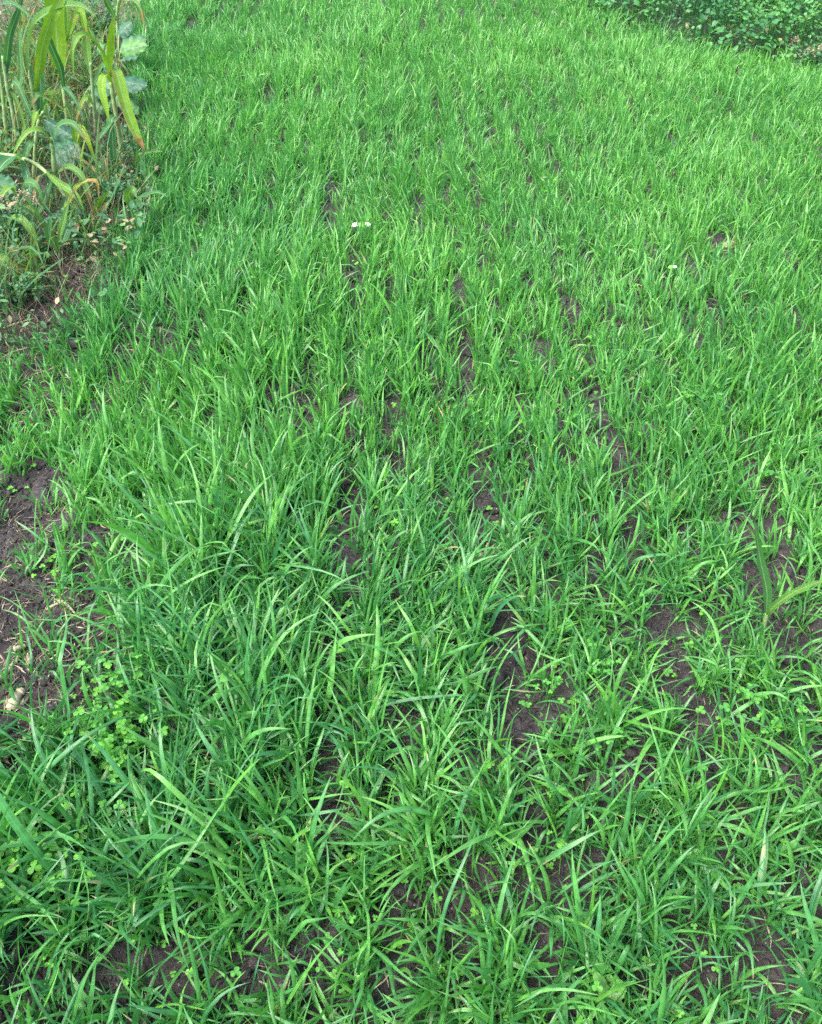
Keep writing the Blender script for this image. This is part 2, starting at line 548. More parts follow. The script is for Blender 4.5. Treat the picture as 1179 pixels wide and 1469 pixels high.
# ------------------------------------------------------------------ clods and litter on the soil
def ico(sub):
    import bmesh
    bm = bmesh.new()
    bmesh.ops.create_icosphere(bm, subdivisions=sub, radius=1)
    V = np.array([v.co[:] for v in bm.verts])
    F = np.array([[v.index for v in f.verts] for f in bm.faces])
    bm.free()
    return V, F


def lumps(x, y, r0, rg, sub=2, flat=.6):
    Vi, Fi = ico(sub)
    n = len(x)
    sc = r0[:, None, None] * rg.uniform(.65, 1.25, (n, 1, 3)) * np.array([1, 1, flat])
    V = Vi[None] * sc
    for k in range(4):
        d = rg.normal(0, 1, (n, 3)); d /= np.linalg.norm(d, axis=1)[:, None]
        dot = (Vi[None] * d[:, None, :]).sum(-1)
        V = V * (1 + .16 * np.sin(dot * rg.uniform(2, 6, (n, 1)) + rg.uniform(0, 6, (n, 1))))[..., None]
    V = V * (1 + rg.normal(0, .045, V.shape[:2]))[..., None]
    a = rg.uniform(0, 2 * pi, n)
    ca, sa = np.cos(a)[:, None], np.sin(a)[:, None]
    V = np.stack([V[..., 0] * ca - V[..., 1] * sa, V[..., 0] * sa + V[..., 1] * ca, V[..., 2]], -1)
    V = V + np.stack([x, y, gz(x, y) + r0 * .12], -1)[:, None, :]
    F = Fi[None] + (np.arange(n) * len(Vi))[:, None, None]
    return V.reshape(-1, 3), F.reshape(-1, 3)


r2 = np.random.default_rng(5)
n = 24000
y = r2.uniform(.1, 4.5, n); hw = .34 * y + .9
x = r2.uniform(-1, 1, n) * hw
clump = vnoise(x, y, .12, 41) > .42
x, y = x[clump], y[clump]
V, F = lumps(x, y, np.exp(r2.normal(math.log(.0062), .60, len(x))).clip(.003, .028), r2, 2)
n = 90000
y = r2.uniform(.2, 2.4, n); x = r2.uniform(-1, 1, n) * (.34 * y + .6)
k = vnoise(x, y, .07, 43) > .3
x, y = x[k], y[k]
V1, F1 = lumps(x, y, np.exp(r2.normal(math.log(.0026), .45, len(x))).clip(.001, .007), r2, 1)
F = np.concatenate([F, F1 + len(V)]); V = np.concatenate([V, V1])
tag(make_mesh('soil_clods', V, F, M_SOIL, shade=False), 'dark crumbly clods scattered over the bare soil', 'soil', kind='stuff')


def strips(x, y, L, W, r, lift=.004, hue=(.0, 1), dry=(0, .8), bend=.6, up=.12):
    n = len(x)
    P = dict(x=x, y=y, z=gz(x, y) + lift, phi=r.uniform(0, 2 * pi, n), L=L, th0=r.normal(pi / 2 - up, .15, n),
             ths=r.normal(pi / 2 - up, .1, n), bend=r.normal(0, .25, n), pw=np.full(n, 1.5), kt=r.uniform(.3, .8, n),
             kink=np.where(r.uniform(0, 1, n) < .2, r.normal(0, .5, n), 0), dphi=r.normal(0, bend, n), tw0=r.normal(0, .5, n),
             tw1=r.normal(0, .7, n), W=W, fold=r.uniform(.2, .7, n), hue=r.uniform(*hue, n), dry=r.uniform(*dry, n), tipdry=np.zeros(n))
    return P


n = 2600
y = r2.uniform(.1, 4.6, n); x = r2.uniform(-1, 1, n) * (.34 * y + .9)
P = strips(x, y, np.exp(r2.normal(math.log(.022), .5, n)), r2.uniform(.001, .0028, n), r2)
b = ell(x, y, [(60, 900, 110, 140, 1), (30, 1050, 60, 70, 1)])
V1, Q1, A1 = blades(P, 4)
n = 1000                                                   # more of it on the bare strip at the left
c = np.array([gr(r2.uniform(0, 170), r2.uniform(700, 1080)) for _ in range(n)])
P = strips(c[:, 0], c[:, 1], np.exp(r2.normal(math.log(.02), .55, n)), r2.uniform(.0008, .0026, n), r2, dry=(0, 1.3))
V2, Q2, A2 = blades(P, 4)
n = 700
c = np.array([gr(r2.uniform(-20, 230), r2.uniform(380, 620)) for _ in range(n)])
P = strips(c[:, 0], c[:, 1], np.exp(r2.normal(math.log(.04), .5, n)), r2.uniform(.001, .0032, n), r2)
V3, Q3, A3 = blades(P, 4)
V = np.concatenate([V1, V2, V3]); Q = np.concatenate([Q1, Q2 + len(V1), Q3 + len(V1) + len(V2)])
tag(make_mesh('straw_litter', V, Q, M_DRY, np.concatenate([A1, A2, A3])), 'tiny dry straw bits strewn on the dark soil', 'straw', kind='stuff')


# ------------------------------------------------------------------ small leaves (clover, creeping cover, weeds)
def leaf_shape(kind):
    """unit leaf along +x from the origin; rows of (x, halfwidth); section is a shallow V"""
    if kind == 'round':
        xs = np.array([0, .12, .35, .62, .85, .97, 1.0]); ws = np.array([.02, .22, .42, .50, .42, .24, .06])
    elif kind == 'heart':
        xs = np.array([-.08, 0, .2, .45, .7, .88, 1.0]); ws = np.array([.30, .42, .52, .46, .30, .13, .0])
    else:
        xs = np.array([0, .15, .35, .55, .75, .9, 1.0]); ws = np.array([.04, .17, .26, .27, .19, .09, .0])
    return xs, ws


def leaves(P0, az, tilt, roll, size, hue, dry, kind='round', cup=.18, curl=.3):
    """many small leaves at once: P0 (N,3) base, az azimuth, tilt up from the horizontal"""
    xs, ws = leaf_shape(kind)
    n, m = len(P0), len(xs)
    T = np.stack([np.cos(tilt) * np.cos(az), np.cos(tilt) * np.sin(az), np.sin(tilt)], -1)
    Sd = np.stack([-np.sin(az), np.cos(az), 0 * az], -1)
    Nr = np.cross(T, Sd)
    S2 = Sd * np.cos(roll)[:, None] + Nr * np.sin(roll)[:, None]
    N2 = -Sd * np.sin(roll)[:, None] + Nr * np.cos(roll)[:, None]
    sz = size[:, None, None]
    cen = P0[:, None] + T[:, None] * (xs[None, :, None] * sz) - N2[:, None] * (curl * (xs ** 2)[None, :, None] * sz * .5)
    wv = ws[None, :, None] * sz
    up = N2[:, None] * wv * cup
    V = np.stack([cen + S2[:, None] * wv + up, cen, cen - S2[:, None] * wv + up], 2)
    base = (np.arange(n) * m * 3)[:, None]
    k = (np.arange(m - 1) * 3)[None]
    q = []
    for s in (0, 1):
        a = base + k + s
        q.append(np.stack([a, a + 1, a + 4, a + 3], -1))
    Q = np.stack(q, 2).reshape(-1, 4)
    A = np.zeros((n, m, 3, 4), np.float32)
    A[..., 0] = hue[:, None, None]; A[..., 1] = dry[:, None, None]
    A[..., 2] = np.array([0, .5, 1]); A[..., 3] = xs[None, :, None]
    return V.reshape(-1, 3), Q, A.reshape(-1, 4)


def join(parts):
    V, Q, A, o = [], [], [], 0
    for v, q, a in parts:
        V.append(v); Q.append(q + o); A.append(a); o += len(v)
    return np.concatenate(V), np.concatenate(Q), np.concatenate(A)


def stalks(P0, P1, wdt, hue, r, sag=.0):
    """thin crossed ribbons from P0 to P1"""
    n = len(P0); m = 4
    t = np.linspace(0, 1, m)
    c = P0[:, None] * (1 - t)[None, :, None] + P1[:, None] * t[None, :, None]
    c[..., 2] += (sag * np.sin(t * pi))[None]
    d = P1 - P0; d /= np.linalg.norm(d, axis=1)[:, None] + 1e-9
    a = np.cross(d, [0, 1, .3]); a /= np.linalg.norm(a, axis=1)[:, None] + 1e-9
    b = np.cross(d, a)
    out = []
    for s in (a, b):
        V = np.stack([c + s[:, None] * wdt[:, None, None] / 2, c - s[:, None] * wdt[:, None, None] / 2], 2)
        base = (np.arange(n) * m * 2)[:, None]; k = (np.arange(m - 1) * 2)[None]
        q = base + k
        Q = np.stack([q, q + 1, q + 3, q + 2], -1).reshape(-1, 4)
        A = np.zeros((n, m, 2, 4), np.float32)
        A[..., 0] = hue[:, None, None]; A[..., 2] = .3; A[..., 3] = .5
        out.append((V.reshape(-1, 3), Q, A.reshape(-1, 4)))
    return join(out)


def clover_mesh(x, y, h, size, r, hue0=.5):
    n = len(x)
    b = np.stack([x, y, gz(x, y)], -1)
    top = b + np.stack([r.normal(0, .25, n) * h, r.normal(0, .25, n) * h, h], -1)
    hue = np.clip(r.normal(hue0, .22, n), 0, 1.2)
    parts = [stalks(b, top, np.full(n, .0011), hue * .6, r)]
    a0 = r.uniform(0, 2 * pi, n); tl = r.uniform(-.12, .35, n)
    for k in range(3):
        az = a0 + k * 2 * pi / 3 + r.normal(0, .08, n)
        parts.append(leaves(top, az, tl * np.cos(az) + r.normal(0, .08, n), r.normal(0, .15, n), size, hue, np.zeros(n),
                            'round', cup=.2, curl=.12))
    return join(parts)


r3 = np.random.default_rng(21)
CL = [  # px, py, rx, ry, leaves, leaflet size, hue, label
    (85, 1262, 50, 45, 85, .0125, .95, 'bright lime green clover clump between long blades near the lower left corner'),
    (165, 1092, 58, 34, 100, .0115, .75, 'loose bright clover clump above the bottom left clump of long grass'),
    (180, 1005, 40, 28, 30, .0100, .6, 'small clover clump beside the bare soil strip at the left'),
    (150, 1180, 45, 30, 22, .0100, .5, 'shaded clover clump between the two brightest clover clumps'),
    (1110, 690, 34, 26, 22, .0095, .35, 'green clover clump right of the bare earth patch on the right'),
    (1085, 1045, 40, 28, 17, .0100, .5, 'clover clump below the wide bare soil patch at the right'),
    (870, 975, 26, 16, 9, .0085, .3, 'few clover leaves in a gap of the grass right of centre'),
    (885, 1090, 28, 20, 7, .0085, .35, 'clover clump beside the dark soil gap lower right of centre'),
    (775, 1010, 46, 26, 13, .0072, .35, 'tiny clover leaves sprinkled over the brown soil in the middle'),
    (350, 1000, 30, 20, 12, .0085, .3, 'dark clover leaves under the lush leaning grass'),
    (1015, 590, 40, 18, 26, .0085, .4, 'pale clover clump deep in the grass at the right'),
    (850, 1415, 26, 18, 6, .0120, .6, 'large pale clover leaves near the bottom edge right of the middle'),
]
for (px, py, rx, ry, n, sz, hu, lab) in CL:
    c = gr(px, py)
    ax = abs(gr(px + rx, py)[0] - c[0]); ay = abs(gr(px, py - ry)[1] - c[1])
    q = np.clip(r3.normal(0, .5, (n, 2)), -1.3, 1.3)
    x, y = c[0] + q[:, 0] * ax, c[1] + q[:, 1] * ay
    V, Q, A = clover_mesh(x, y, r3.uniform(.03, .085, n), sz * .86 * r3.uniform(.7, 1.15, n), r3, hu * .5)
    tag(make_mesh('clover_clump', V, Q, M_CLOVER, A, loc=(c[0], c[1], 0)), lab, 'clover', 'clover clumps in the grass')
n = 3600
y = r3.uniform(.3, 4.5, n); x = r3.uniform(-1, 1, n) * (.34 * y + .8)
k = (x > left_edge(y) - .15) & (vnoise(x, y, .18, 51) > .52)
x, y = x[k], y[k]
V, Q, A = clover_mesh(x, y, r3.uniform(.008, .05, len(x)), r3.uniform(.0045, .0095, len(x)), r3, .5)
tag(make_mesh('weed_seedlings', V, Q, M_CLOVER, A), 'tiny round leaved seedlings sprouting between the grass rows', 'seedlings', kind='stuff')


# creeping weeds at the top right: a low mound of overlapping leaves
def cover_h(x, y):
    e = x - right_edge(y)
    return smooth(-.30, .15, e) * (.09 + .16 * vnoise(x, y, .45, 61) + .12 * vnoise(x, y, .13, 62))


n = 160000
y = r3.uniform(4.2, 10.5, n); x = r3.uniform(.3, 6.2, n)
k = (x > right_edge(y) - .28 * r3.uniform(0, 1, len(x))) & (x < .34 * y + 2.0)
x, y = x[k], y[k]; n = len(x)
hh = cover_h(x, y) * (r3.uniform(0, 1, n) ** .45)
P0 = np.stack([x, y, gz(x, y) + .01 + hh], -1)
hue = np.clip(.45 + 1.5 * (vnoise(x, y, .22, 63) - .5) + r3.normal(0, .22, n), 0, 1.3)
V, Q, A = leaves(P0, r3.uniform(0, 2 * pi, n), r3.normal(.15, .45, n), r3.normal(0, .4, n),
                 r3.uniform(.008, .018, n) * (1 + .8 * smooth(.5, .8, vnoise(x, y, .25, 66))), hue, np.where(r3.uniform(0, 1, n) < .02, .7, 0), 'heart', curl=.4)
V2, Q2, A2 = stalks(P0[::3] * [1, 1, 0] + [0, 0, 0], P0[::3], np.full(len(P0[::3]), .0018), hue[::3] * .5, r3)
V, Q, A = join([(V, Q, A), (V2, Q2, A2)])
tag(make_mesh('ground_cover', V, Q, M_COVER, A), 'low tangle of small leafy weeds bordering the field at the top right', 'weeds', kind='stuff')


# undergrowth on the left bed: dry weed stems, thin grass, small leaves
def left_area(n, y0, y1, inset=.0, reach=2.6):
    y = r3.uniform(y0, y1, n)
    e = left_edge(y) - inset
    x = e - r3.uniform(0, 1, n) ** 1.2 * reach
    k = np.abs(x) < .34 * y + 1.4
    return x[k], y[k]


x, y = left_area(9000, 2.05, 4.6, 0, 1.2)
k = vnoise(x, y, .22, 71) > .38
x, y = x[k], y[k]; n = len(x)
P = strips(x, y, np.exp(r3.normal(math.log(.10), .45, n)), r3.uniform(.0008, .0026, n), r3, up=.55, dry=(.3, 1.7), bend=1.1)
P['bend'] = r3.normal(.5, .8, n); P['th0'] = r3.uniform(.2, 1.5, n); P['ths'] = P['th0']
V, Q, A = blades(P, 6)
tag(make_mesh('dry_undergrowth', V, Q, M_DRY, A), 'tangled brown and straw coloured dead weeds under the maize', 'dead weeds', kind='stuff')
x, y = left_area(20000, 2.05, 9, -.05, 1.0)
k = (vnoise(x, y, .2, 72) > .40) & (ell(x, y, [(100, 262, 55, 36, 1), (185, 160, 36, 36, 1)]) < .5) & (r3.uniform(0, 1, len(x)) < np.where(y > 4.2, .35, .8))
x, y = x[k], y[k]; n = len(x)
hh = (.02 + .15 * vnoise(x, y, .3, 73)) * r3.uniform(.1, 1, n)
P0 = np.stack([x, y, gz(x, y) + hh], -1)
V, Q, A = leaves(P0, r3.uniform(0, 2 * pi, n), r3.normal(.3, .5, n), r3.normal(0, .5, n), r3.uniform(.010, .034, n),
                 np.clip(r3.normal(.4, .3, n), 0, 1), np.where(r3.uniform(0, 1, n) < .15, .8, 0), 'lance')
V2, Q2, A2 = stalks(P0 * [1, 1, 0], P0, np.full(n, .0014), np.full(n, .4), r3)
V, Q, A = join([(V, Q, A), (V2, Q2, A2)])
tag(make_mesh('undergrowth', V, Q, M_WEED, A), 'low grey green weeds growing around the maize stems', 'weeds', kind='stuff')
x, y = left_area(6500, 2.25, 5.2, .10, .95)
k = (vnoise(x, y, .17, 75) > .42) & (ell(x, y, [(100, 262, 62, 40, 1), (185, 170, 40, 40, 1), (5, 310, 40, 30, 1)]) < .5)
x, y = x[k], y[k]; n = len(x)
P = strips(x, y, np.exp(r3.normal(math.log(.15), .4, n)), r3.uniform(.003, .011, n), r3, up=.9, dry=(0, .5), bend=.6)
P['bend'] = r3.normal(1.0, .6, n); P['th0'] = r3.uniform(.1, 1.0, n); P['ths'] = P['th0'] * .5
P['tipdry'] = np.where(r3.uniform(0, 1, n) < .3, .9, 0)
P['hue'] = np.clip(r3.normal(.1, .35, n), -.3, 1)
V, Q, A = blades(P, 8)
tag(make_mesh('coarse_grass', V, Q, M_MAIZE, A), 'coarse green and yellowing grass tangled around the maize stems', 'grass', kind='stuff')
x, y = left_area(9000, 3.3, 10, .1, 3.5)
n = len(x)
P = strips(x, y, np.exp(r3.normal(math.log(.06), .5, n)), r3.uniform(.001, .003, n), r3, up=.25, dry=(0, .9), bend=1)
V, Q, A = blades(P, 4)
tag(make_mesh('field_stubble', V, Q, M_DRY, A), 'pale straw scraps lying on the brown earth beyond the maize', 'straw', kind='stuff')


# ------------------------------------------------------------------ modelled ribbons and tubes for the named plants
def spline(pts, n):
    P = np.asarray(pts, float)
    if len(P) == 2:
        P = np.array([P[0], (P[0] + P[1]) / 2, P[1]])
    E = np.vstack([2 * P[0] - P[1], P, 2 * P[-1] - P[-2]])
    m = len(P) - 1
    out = []
    for s in np.linspace(0, m - 1e-9, n):
        i = int(s); f = s - i
        a, b, c, d = E[i], E[i + 1], E[i + 2], E[i + 3]
        out.append(.5 * (2 * b + (c - a) * f + (2 * a - 5 * b + 4 * c - d) * f * f + (3 * b - a - 3 * c + d) * f ** 3))
    return np.array(out)


def ribbon(pts, width, hue=.3, dry=0.0, tip=.0, face=(0, -1, .5), twist=(0, 0), fold=.35, wave=.12, seed=0, edge=0.0,
           prof='leaf', n=34):
    """a long leaf along pts; face = the way its upper side looks; returns V,Q,A"""
    r = np.random.default_rng(seed + 900)
    c = spline(pts, n)
    t = np.linspace(0, 1, n)
    T = np.gradient(c, axis=0); T /= np.linalg.norm(T, axis=1)[:, None] + 1e-9
    f = np.asarray(face, float); f /= np.linalg.norm(f)
    sd = np.cross(T, f); sd /= np.linalg.norm(sd, axis=1)[:, None] + 1e-6
    for k in range(1, n):
        if np.dot(sd[k], sd[k - 1]) < 0: sd[k] = -sd[k]
    for _ in range(3):
        sd[1:-1] = (sd[:-2] + 2 * sd[1:-1] + sd[2:]); sd /= np.linalg.norm(sd, axis=1)[:, None]
    nr = np.cross(sd, T)
    if np.dot(nr.mean(0), f) < 0: nr = -nr
    tw = twist[0] + (twist[1] - twist[0]) * t
    s2 = sd * np.cos(tw)[:, None] + nr * np.sin(tw)[:, None]
    n2 = -sd * np.sin(tw)[:, None] + nr * np.cos(tw)[:, None]
    if prof == 'leaf':
        pr = (.45 + .55 * smooth(0, .3, t)) * np.clip(1 - np.clip((t - .35) / .65, 0, 1) ** 2.2, 0, 1) ** .9
    elif prof == 'spear':
        pr = (.2 + .8 * smooth(0, .45, t)) * np.clip(1 - np.clip((t - .45) / .55, 0, 1) ** 1.8, 0, 1)
    else:
        pr = .8 + .2 * np.sin(t * 9)
    pr = pr * (1 + .05 * np.sin(t * 23 + seed))
    us = np.linspace(-1, 1, 7)
    wd = width * pr * .5 + .0003
    L = np.linalg.norm(np.diff(c, axis=0), axis=1).sum()
    ph = r.uniform(0, 6, 2)
    fr = max(3, L / (width * 2.4))
    V = np.zeros((n, 7, 3)); A = np.zeros((n, 7, 4), np.float32)
    for j, u in enumerate(us):
        wav = wave * abs(u) ** 2 * np.sin(t * fr * 2 * pi * .5 + (ph[0] if u > 0 else ph[1])) * (pr > .1)
        V[:, j] = c + s2 * (wd * u)[:, None] + n2 * (wd * (fold * abs(u) ** 1.3 + wav))[:, None]
        A[:, j, 0] = hue
        A[:, j, 1] = dry + tip * smooth(.55, 1, t) + edge * (abs(u) ** 3) * (u < 0)
        A[:, j, 2] = (u + 1) / 2
        A[:, j, 3] = t
    idx = np.arange(n * 7).reshape(n, 7)
    Q = np.stack([idx[:-1, :-1], idx[:-1, 1:], idx[1:, 1:], idx[1:, :-1]], -1).reshape(-1, 4)
    return V.reshape(-1, 3), Q, A.reshape(-1, 4)


def tube(pts, r0, r1, hue=.4, dry=0.0, nodes=0, n=26, k=9, seed=0):
    c = spline(pts, n)
    t = np.linspace(0, 1, n)
    T = np.gradient(c, axis=0); T /= np.linalg.norm(T, axis=1)[:, None]
    ref = np.array([.3, 1, .1])
    a = np.cross(T, ref); a /= np.linalg.norm(a, axis=1)[:, None]
    b = np.cross(T, a)
    rad = r0 + (r1 - r0) * t
    if nodes:
        rad = rad * (1 + .28 * np.exp(-(((t * nodes) % 1 - .5) / .09) ** 2))
    r = np.random.default_rng(seed)
    an = np.arange(k) / k * 2 * pi
    V = c[:, None] + (a[:, None] * np.cos(an)[None, :, None] + b[:, None] * np.sin(an)[None, :, None]) * \
        (rad[:, None] * (1 + r.normal(0, .04, (n, k))))[..., None]
    idx = np.arange(n * k).reshape(n, k)
    nxt = np.roll(idx, -1, 1)
    Q = np.stack([idx[:-1], nxt[:-1], nxt[1:], idx[1:]], -1).reshape(-1, 4)
    V = V.reshape(-1, 3)
    V = np.vstack([V, c[0], c[-1]])
    i0, i1 = n * k, n * k + 1
    caps = np.array([[i0, nxt[0, j], idx[0, j]] for j in range(k)] + [[i1, idx[-1, j], nxt[-1, j]] for j in range(k)])
    A = np.zeros((len(V), 4), np.float32)
    A[:, 0] = hue; A[:, 1] = dry; A[:, 2] = .2; A[:, 3] = .5
    return V, [Q, caps], A


def PX(lst, Y0):
    """pixel path -> points; entries (px, py, dY)"""
    return [at(p[0], p[1], Y0 + (p[2] if len(p) > 2 else 0)) for p in lst]


seed_i = [0]


def plant(name, label, cat, base, parts, group=None):
    """base (px,py) on the ground; parts: ('stalk', pxpts, r0, r1, kw) or ('leaf', pxpts, width_px, kw)"""
    b = on_ground(*base)
    t = thing(name, label, cat, b, group)
    Y0 = b[1]
    for p in parts:
        seed_i[0] += 1
        kw = dict(p[-1]) if isinstance(p[-1], dict) else {}
        lab = kw.pop('label', None)
        if p[0] == 'stalk':
            pts = PX(p[1], Y0)
            if kw.pop('root', True):
                pts[0] = b - np.array([0, 0, .01])
            V, Q, A = tube(pts, p[2], p[3], seed=seed_i[0], **kw)
            o = make_mesh('stalk', V - b, Q, M_STEM, A, parent=t)
        else:
            pts = PX(p[1], Y0)
            scale = (Y0 * cos(radians(PITCH)) + CAM_H * sin(radians(PITCH))) / F_PX
            V, Q, A = ribbon(pts, p[2] * scale, seed=seed_i[0], **kw)
            V[:, 2] = np.maximum(V[:, 2], gz(V[:, 0], V[:, 1]) + .003)
            o = make_mesh('leaf', V - b, Q, M_MAIZE, A, parent=t)
        if lab: o['label'] = lab
    return t


GM = 'maize plants at the left edge of the field'
plant('maize_plant', 'tall maize plant with a leaf arching over from left to right', 'maize', (67, 232), [
    ('stalk', [(67, 232), (55, 173), (46, 127), (42, 92)], .010, .006, dict(hue=.3, nodes=3)),
    ('leaf', [(43, 108), (41, 76, -.03), (48, 38, -.06), (69, 18, -.08), (97, 8, -.10), (120, 11, -.14), (138, 25, -.18)], 12, dict(hue=.35, face=(0, -.6, 1), fold=.5)),
    ('leaf', [(57, 170), (58, 130), (57, 84, .05), (50, 60, .09)], 9, dict(hue=.05, face=(.4, -1, .3))),
    ('leaf', [(50, 130), (56, 100, -.04), (60, 70, -.08), (72, 30, -.1), (84, 5, -.1), (100, -40, -.06), (118, -70, 0)], 13, dict(hue=.75, face=(.5, -1, .2))),
    ('leaf', [(55, 170), (70, 145, -.05), (89, 127, -.10), (105, 140, -.16), (120, 170, -.2)], 7, dict(hue=.05, face=(0, -.3, 1), tip=.4)),
], GM)
plant('maize_plant', 'maize plant with one broad bright green upright leaf cut by the top edge', 'maize', (98, 190), [
    ('stalk', [(98, 190), (94, 150), (90, 112), (87, 90)], .009, .007, dict(hue=.6, nodes=3)),
    ('leaf', [(85, 100), (84, 84), (81, 50), (79, 15, -.03), (76, -30, -.06), (60, -80, -.1), (30, -100, -.2)], 26, dict(hue=.85, face=(.1, -1, .3), fold=.25)),
    ('leaf', [(92, 130), (86, 97, -.04), (74, 68, -.08), (64, 41, -.1), (52, 30, -.12)], 9, dict(hue=.0, face=(.4, -1, .4))),
    ('leaf', [(92, 80), (97, 40), (96, -5), (104, -50, .04)], 12, dict(hue=.5, face=(-.5, -1, .3))),
    ('leaf', [(96, 60), (108, 25, -.05), (116, 12, -.06), (122, 40, -.09), (124, 60, -.1)], 8, dict(hue=.9, tip=.8, face=(.2, -1, .6))),
], GM)
plant('maize_plant', 'slim maize plants stem against the left edge with a dark drooping leaf', 'maize', (28, 236), [
    ('stalk', [(28, 236), (20, 170), (10, 122), (4, 80)], .009, .006, dict(hue=.2, nodes=4)),
    ('leaf', [(6, 110), (9, 90), (14, 50, -.05), (26, 15, -.08), (36, -20, -.1)], 9, dict(hue=.0, face=(.6, -1, .3))),
    ('leaf', [(12, 130), (22, 118, -.04), (38, 150, -.08), (52, 185, -.1)], 8, dict(hue=.1, face=(-.3, -.5, 1), tip=.3)),
    ('leaf', [(10, 100), (-4, 60), (-12, 20), (8, 5, -.1), (30, 12, -.14), (52, 34, -.2)], 8, dict(hue=.1, face=(0, -.5, 1))),
], GM)
plant('maize_plant', 'pale thin maize stem standing at the extreme left edge', 'maize', (14, 232), [
    ('stalk', [(14, 232), (8, 180), (3, 130), (-4, 80)], .008, .005, dict(hue=.5, nodes=4)),
    ('leaf', [(4, 150), (-2, 110), (-8, 60), (-30, 20)], 8, dict(hue=.3, face=(.4, -1, .3))),
    ('leaf', [(6, 160), (16, 130, -.03), (34, 178, -.06), (30, 192, -.07)], 6, dict(hue=.4, dry=.3, face=(0, -.6, 1))),
], GM)
plant('maize_plant', 'thin twin maize stem with a grey green leaf reaching across it', 'maize', (33, 224), [
    ('stalk', [(33, 224), (28, 190), (22, 150), (18, 120)], .006, .004, dict(hue=.6, nodes=2)),
    ('leaf', [(0, 192, -.05), (14, 184, -.05), (34, 191, -.07), (56, 194, -.08), (82, 203, -.1)], 7, dict(hue=.0, face=(0, -.7, 1), wave=.3)),
    ('leaf', [(20, 140), (30, 110, .05), (28, 60, .1), (34, 30, .15)], 7, dict(hue=.2, face=(.2, -1, .3))),
], GM)
plant('maize_plant', 'yellow green maize plant with spiky upright leaf at the edge of the grass', 'maize', (177, 250), [
    ('stalk', [(177, 250), (172, 200), (164, 150), (159, 118)], .009, .007, dict(hue=.5, dry=.35, nodes=3)),
    ('leaf', [(157, 122), (157, 95), (159, 64, -.02), (161, 40, -.04), (164, 22, -.05)], 9, dict(hue=1.1, face=(.2, -1, .2), prof='spear')),
    ('leaf', [(156, 112), (150, 90, -.03), (143, 72, -.05), (127, 53, -.09), (113, 52, -.12), (104, 74, -.15), (106, 110, -.16)], 10, dict(hue=.6, face=(.2, -.5, 1), fold=.5)),
    ('leaf', [(160, 120), (150, 108, -.04), (147, 128, -.07), (152, 150, -.09), (157, 176, -.1)], 12, dict(hue=.95, face=(-.3, -1, .4), tip=.25)),
    ('leaf', [(162, 112), (166, 102, -.03), (176, 138, -.07), (187, 172, -.1), (199, 200, -.12), (208, 216, -.13)], 15, dict(hue=.85, edge=1.1, tip=.85, face=(.5, -1, .4), label='drooping maize leaf with a dry yellow and brown margin')),
    ('leaf', [(166, 165), (160, 174, -.03), (162, 205, -.05), (163, 245, -.05)], 13, dict(hue=.0, face=(-.1, -1, .2))),
    ('leaf', [(166, 168), (158, 178, -.04), (145, 195, -.08), (134, 210, -.1)], 7, dict(hue=.1, face=(-.4, -1, .6))),
], GM)
plant('maize_plant', 'short broken maize plant with folded yellowish leaves behind the fallen stalk', 'maize', (128, 262), [
    ('stalk', [(128, 262), (118, 228), (112, 205)], .007, .005, dict(hue=.6, dry=.4, nodes=2)),
    ('leaf', [(113, 208), (108, 195, -.02), (113, 182, -.03), (112, 198, -.05)], 9, dict(hue=.9, face=(0, -1, .3))),
    ('leaf', [(113, 205), (116, 184, -.03), (125, 200, -.06), (138, 236, -.08)], 8, dict(hue=.95, face=(.4, -1, .3))),
    ('leaf', [(120, 232), (132, 240, -.03), (148, 256, -.06), (164, 268, -.08)], 4, dict(hue=.6, dry=.8, face=(0, -.5, 1))),
], GM)
plant('fallen_maize_stalk', 'fallen green maize stalk lying slanted from the left edge towards the soil', 'maize', (124, 333), [
    ('stalk', [(-30, 224, .35), (0, 222, .25), (33, 228, .2), (64, 245, .1), (97, 287, .05), (124, 333)], .009, .004, dict(hue=.7, dry=.1, nodes=5, root=False)),
    ('leaf', [(31, 230, .18), (37, 245, .1), (42, 268, .06), (36, 292, .02), (29, 306, 0)], 13, dict(hue=.0, face=(-.3, -1, .5), label='grey green leaf hanging from the fallen stalk')),
    ('leaf', [(30, 228, .18), (20, 224, .12), (4, 236, .06), (-14, 262, .02)], 20, dict(hue=.05, face=(-.2, -.8, 1), wave=.25)),
    ('leaf', [(64, 246, .1), (84, 262, .0), (100, 272, -.04), (112, 285, -.06), (122, 312, -.08)], 10, dict(hue=.5, face=(.2, -1, .4))),
    ('leaf', [(68, 248, .1), (54, 256, .0), (50, 280, -.05), (58, 296, -.08)], 4, dict(hue=.4, dry=.8, face=(0, -1, .5))),
    ('leaf', [(76, 254, .1), (66, 280, .0), (58, 300, -.02), (40, 322, -.04)], 9, dict(hue=.1, face=(0, -1, .6))),
    ('leaf', [(95, 283, .05), (92, 300, .0), (98, 322, -.03)], 12, dict(hue=.1, face=(.5, -1, .5))),
], GM)
plant('broken_maize_stalk', 'dry bent maize leaf forming an upside down V above the litter', 'maize', (141, 334), [
    ('stalk', [(141, 334), (132, 300), (122, 272), (117, 262)], .004, .003, dict(hue=.8, dry=.7)),
    ('leaf', [(117, 263), (128, 259, -.02), (139, 262, -.04), (142, 285, -.05)], 5, dict(hue=.6, dry=.75, face=(0, -.6, 1))),
    ('leaf', [(118, 262), (108, 270, -.03), (98, 290, -.06), (88, 300, -.08)], 6, dict(hue=.9, dry=.3, face=(0, -1, .6))),
])
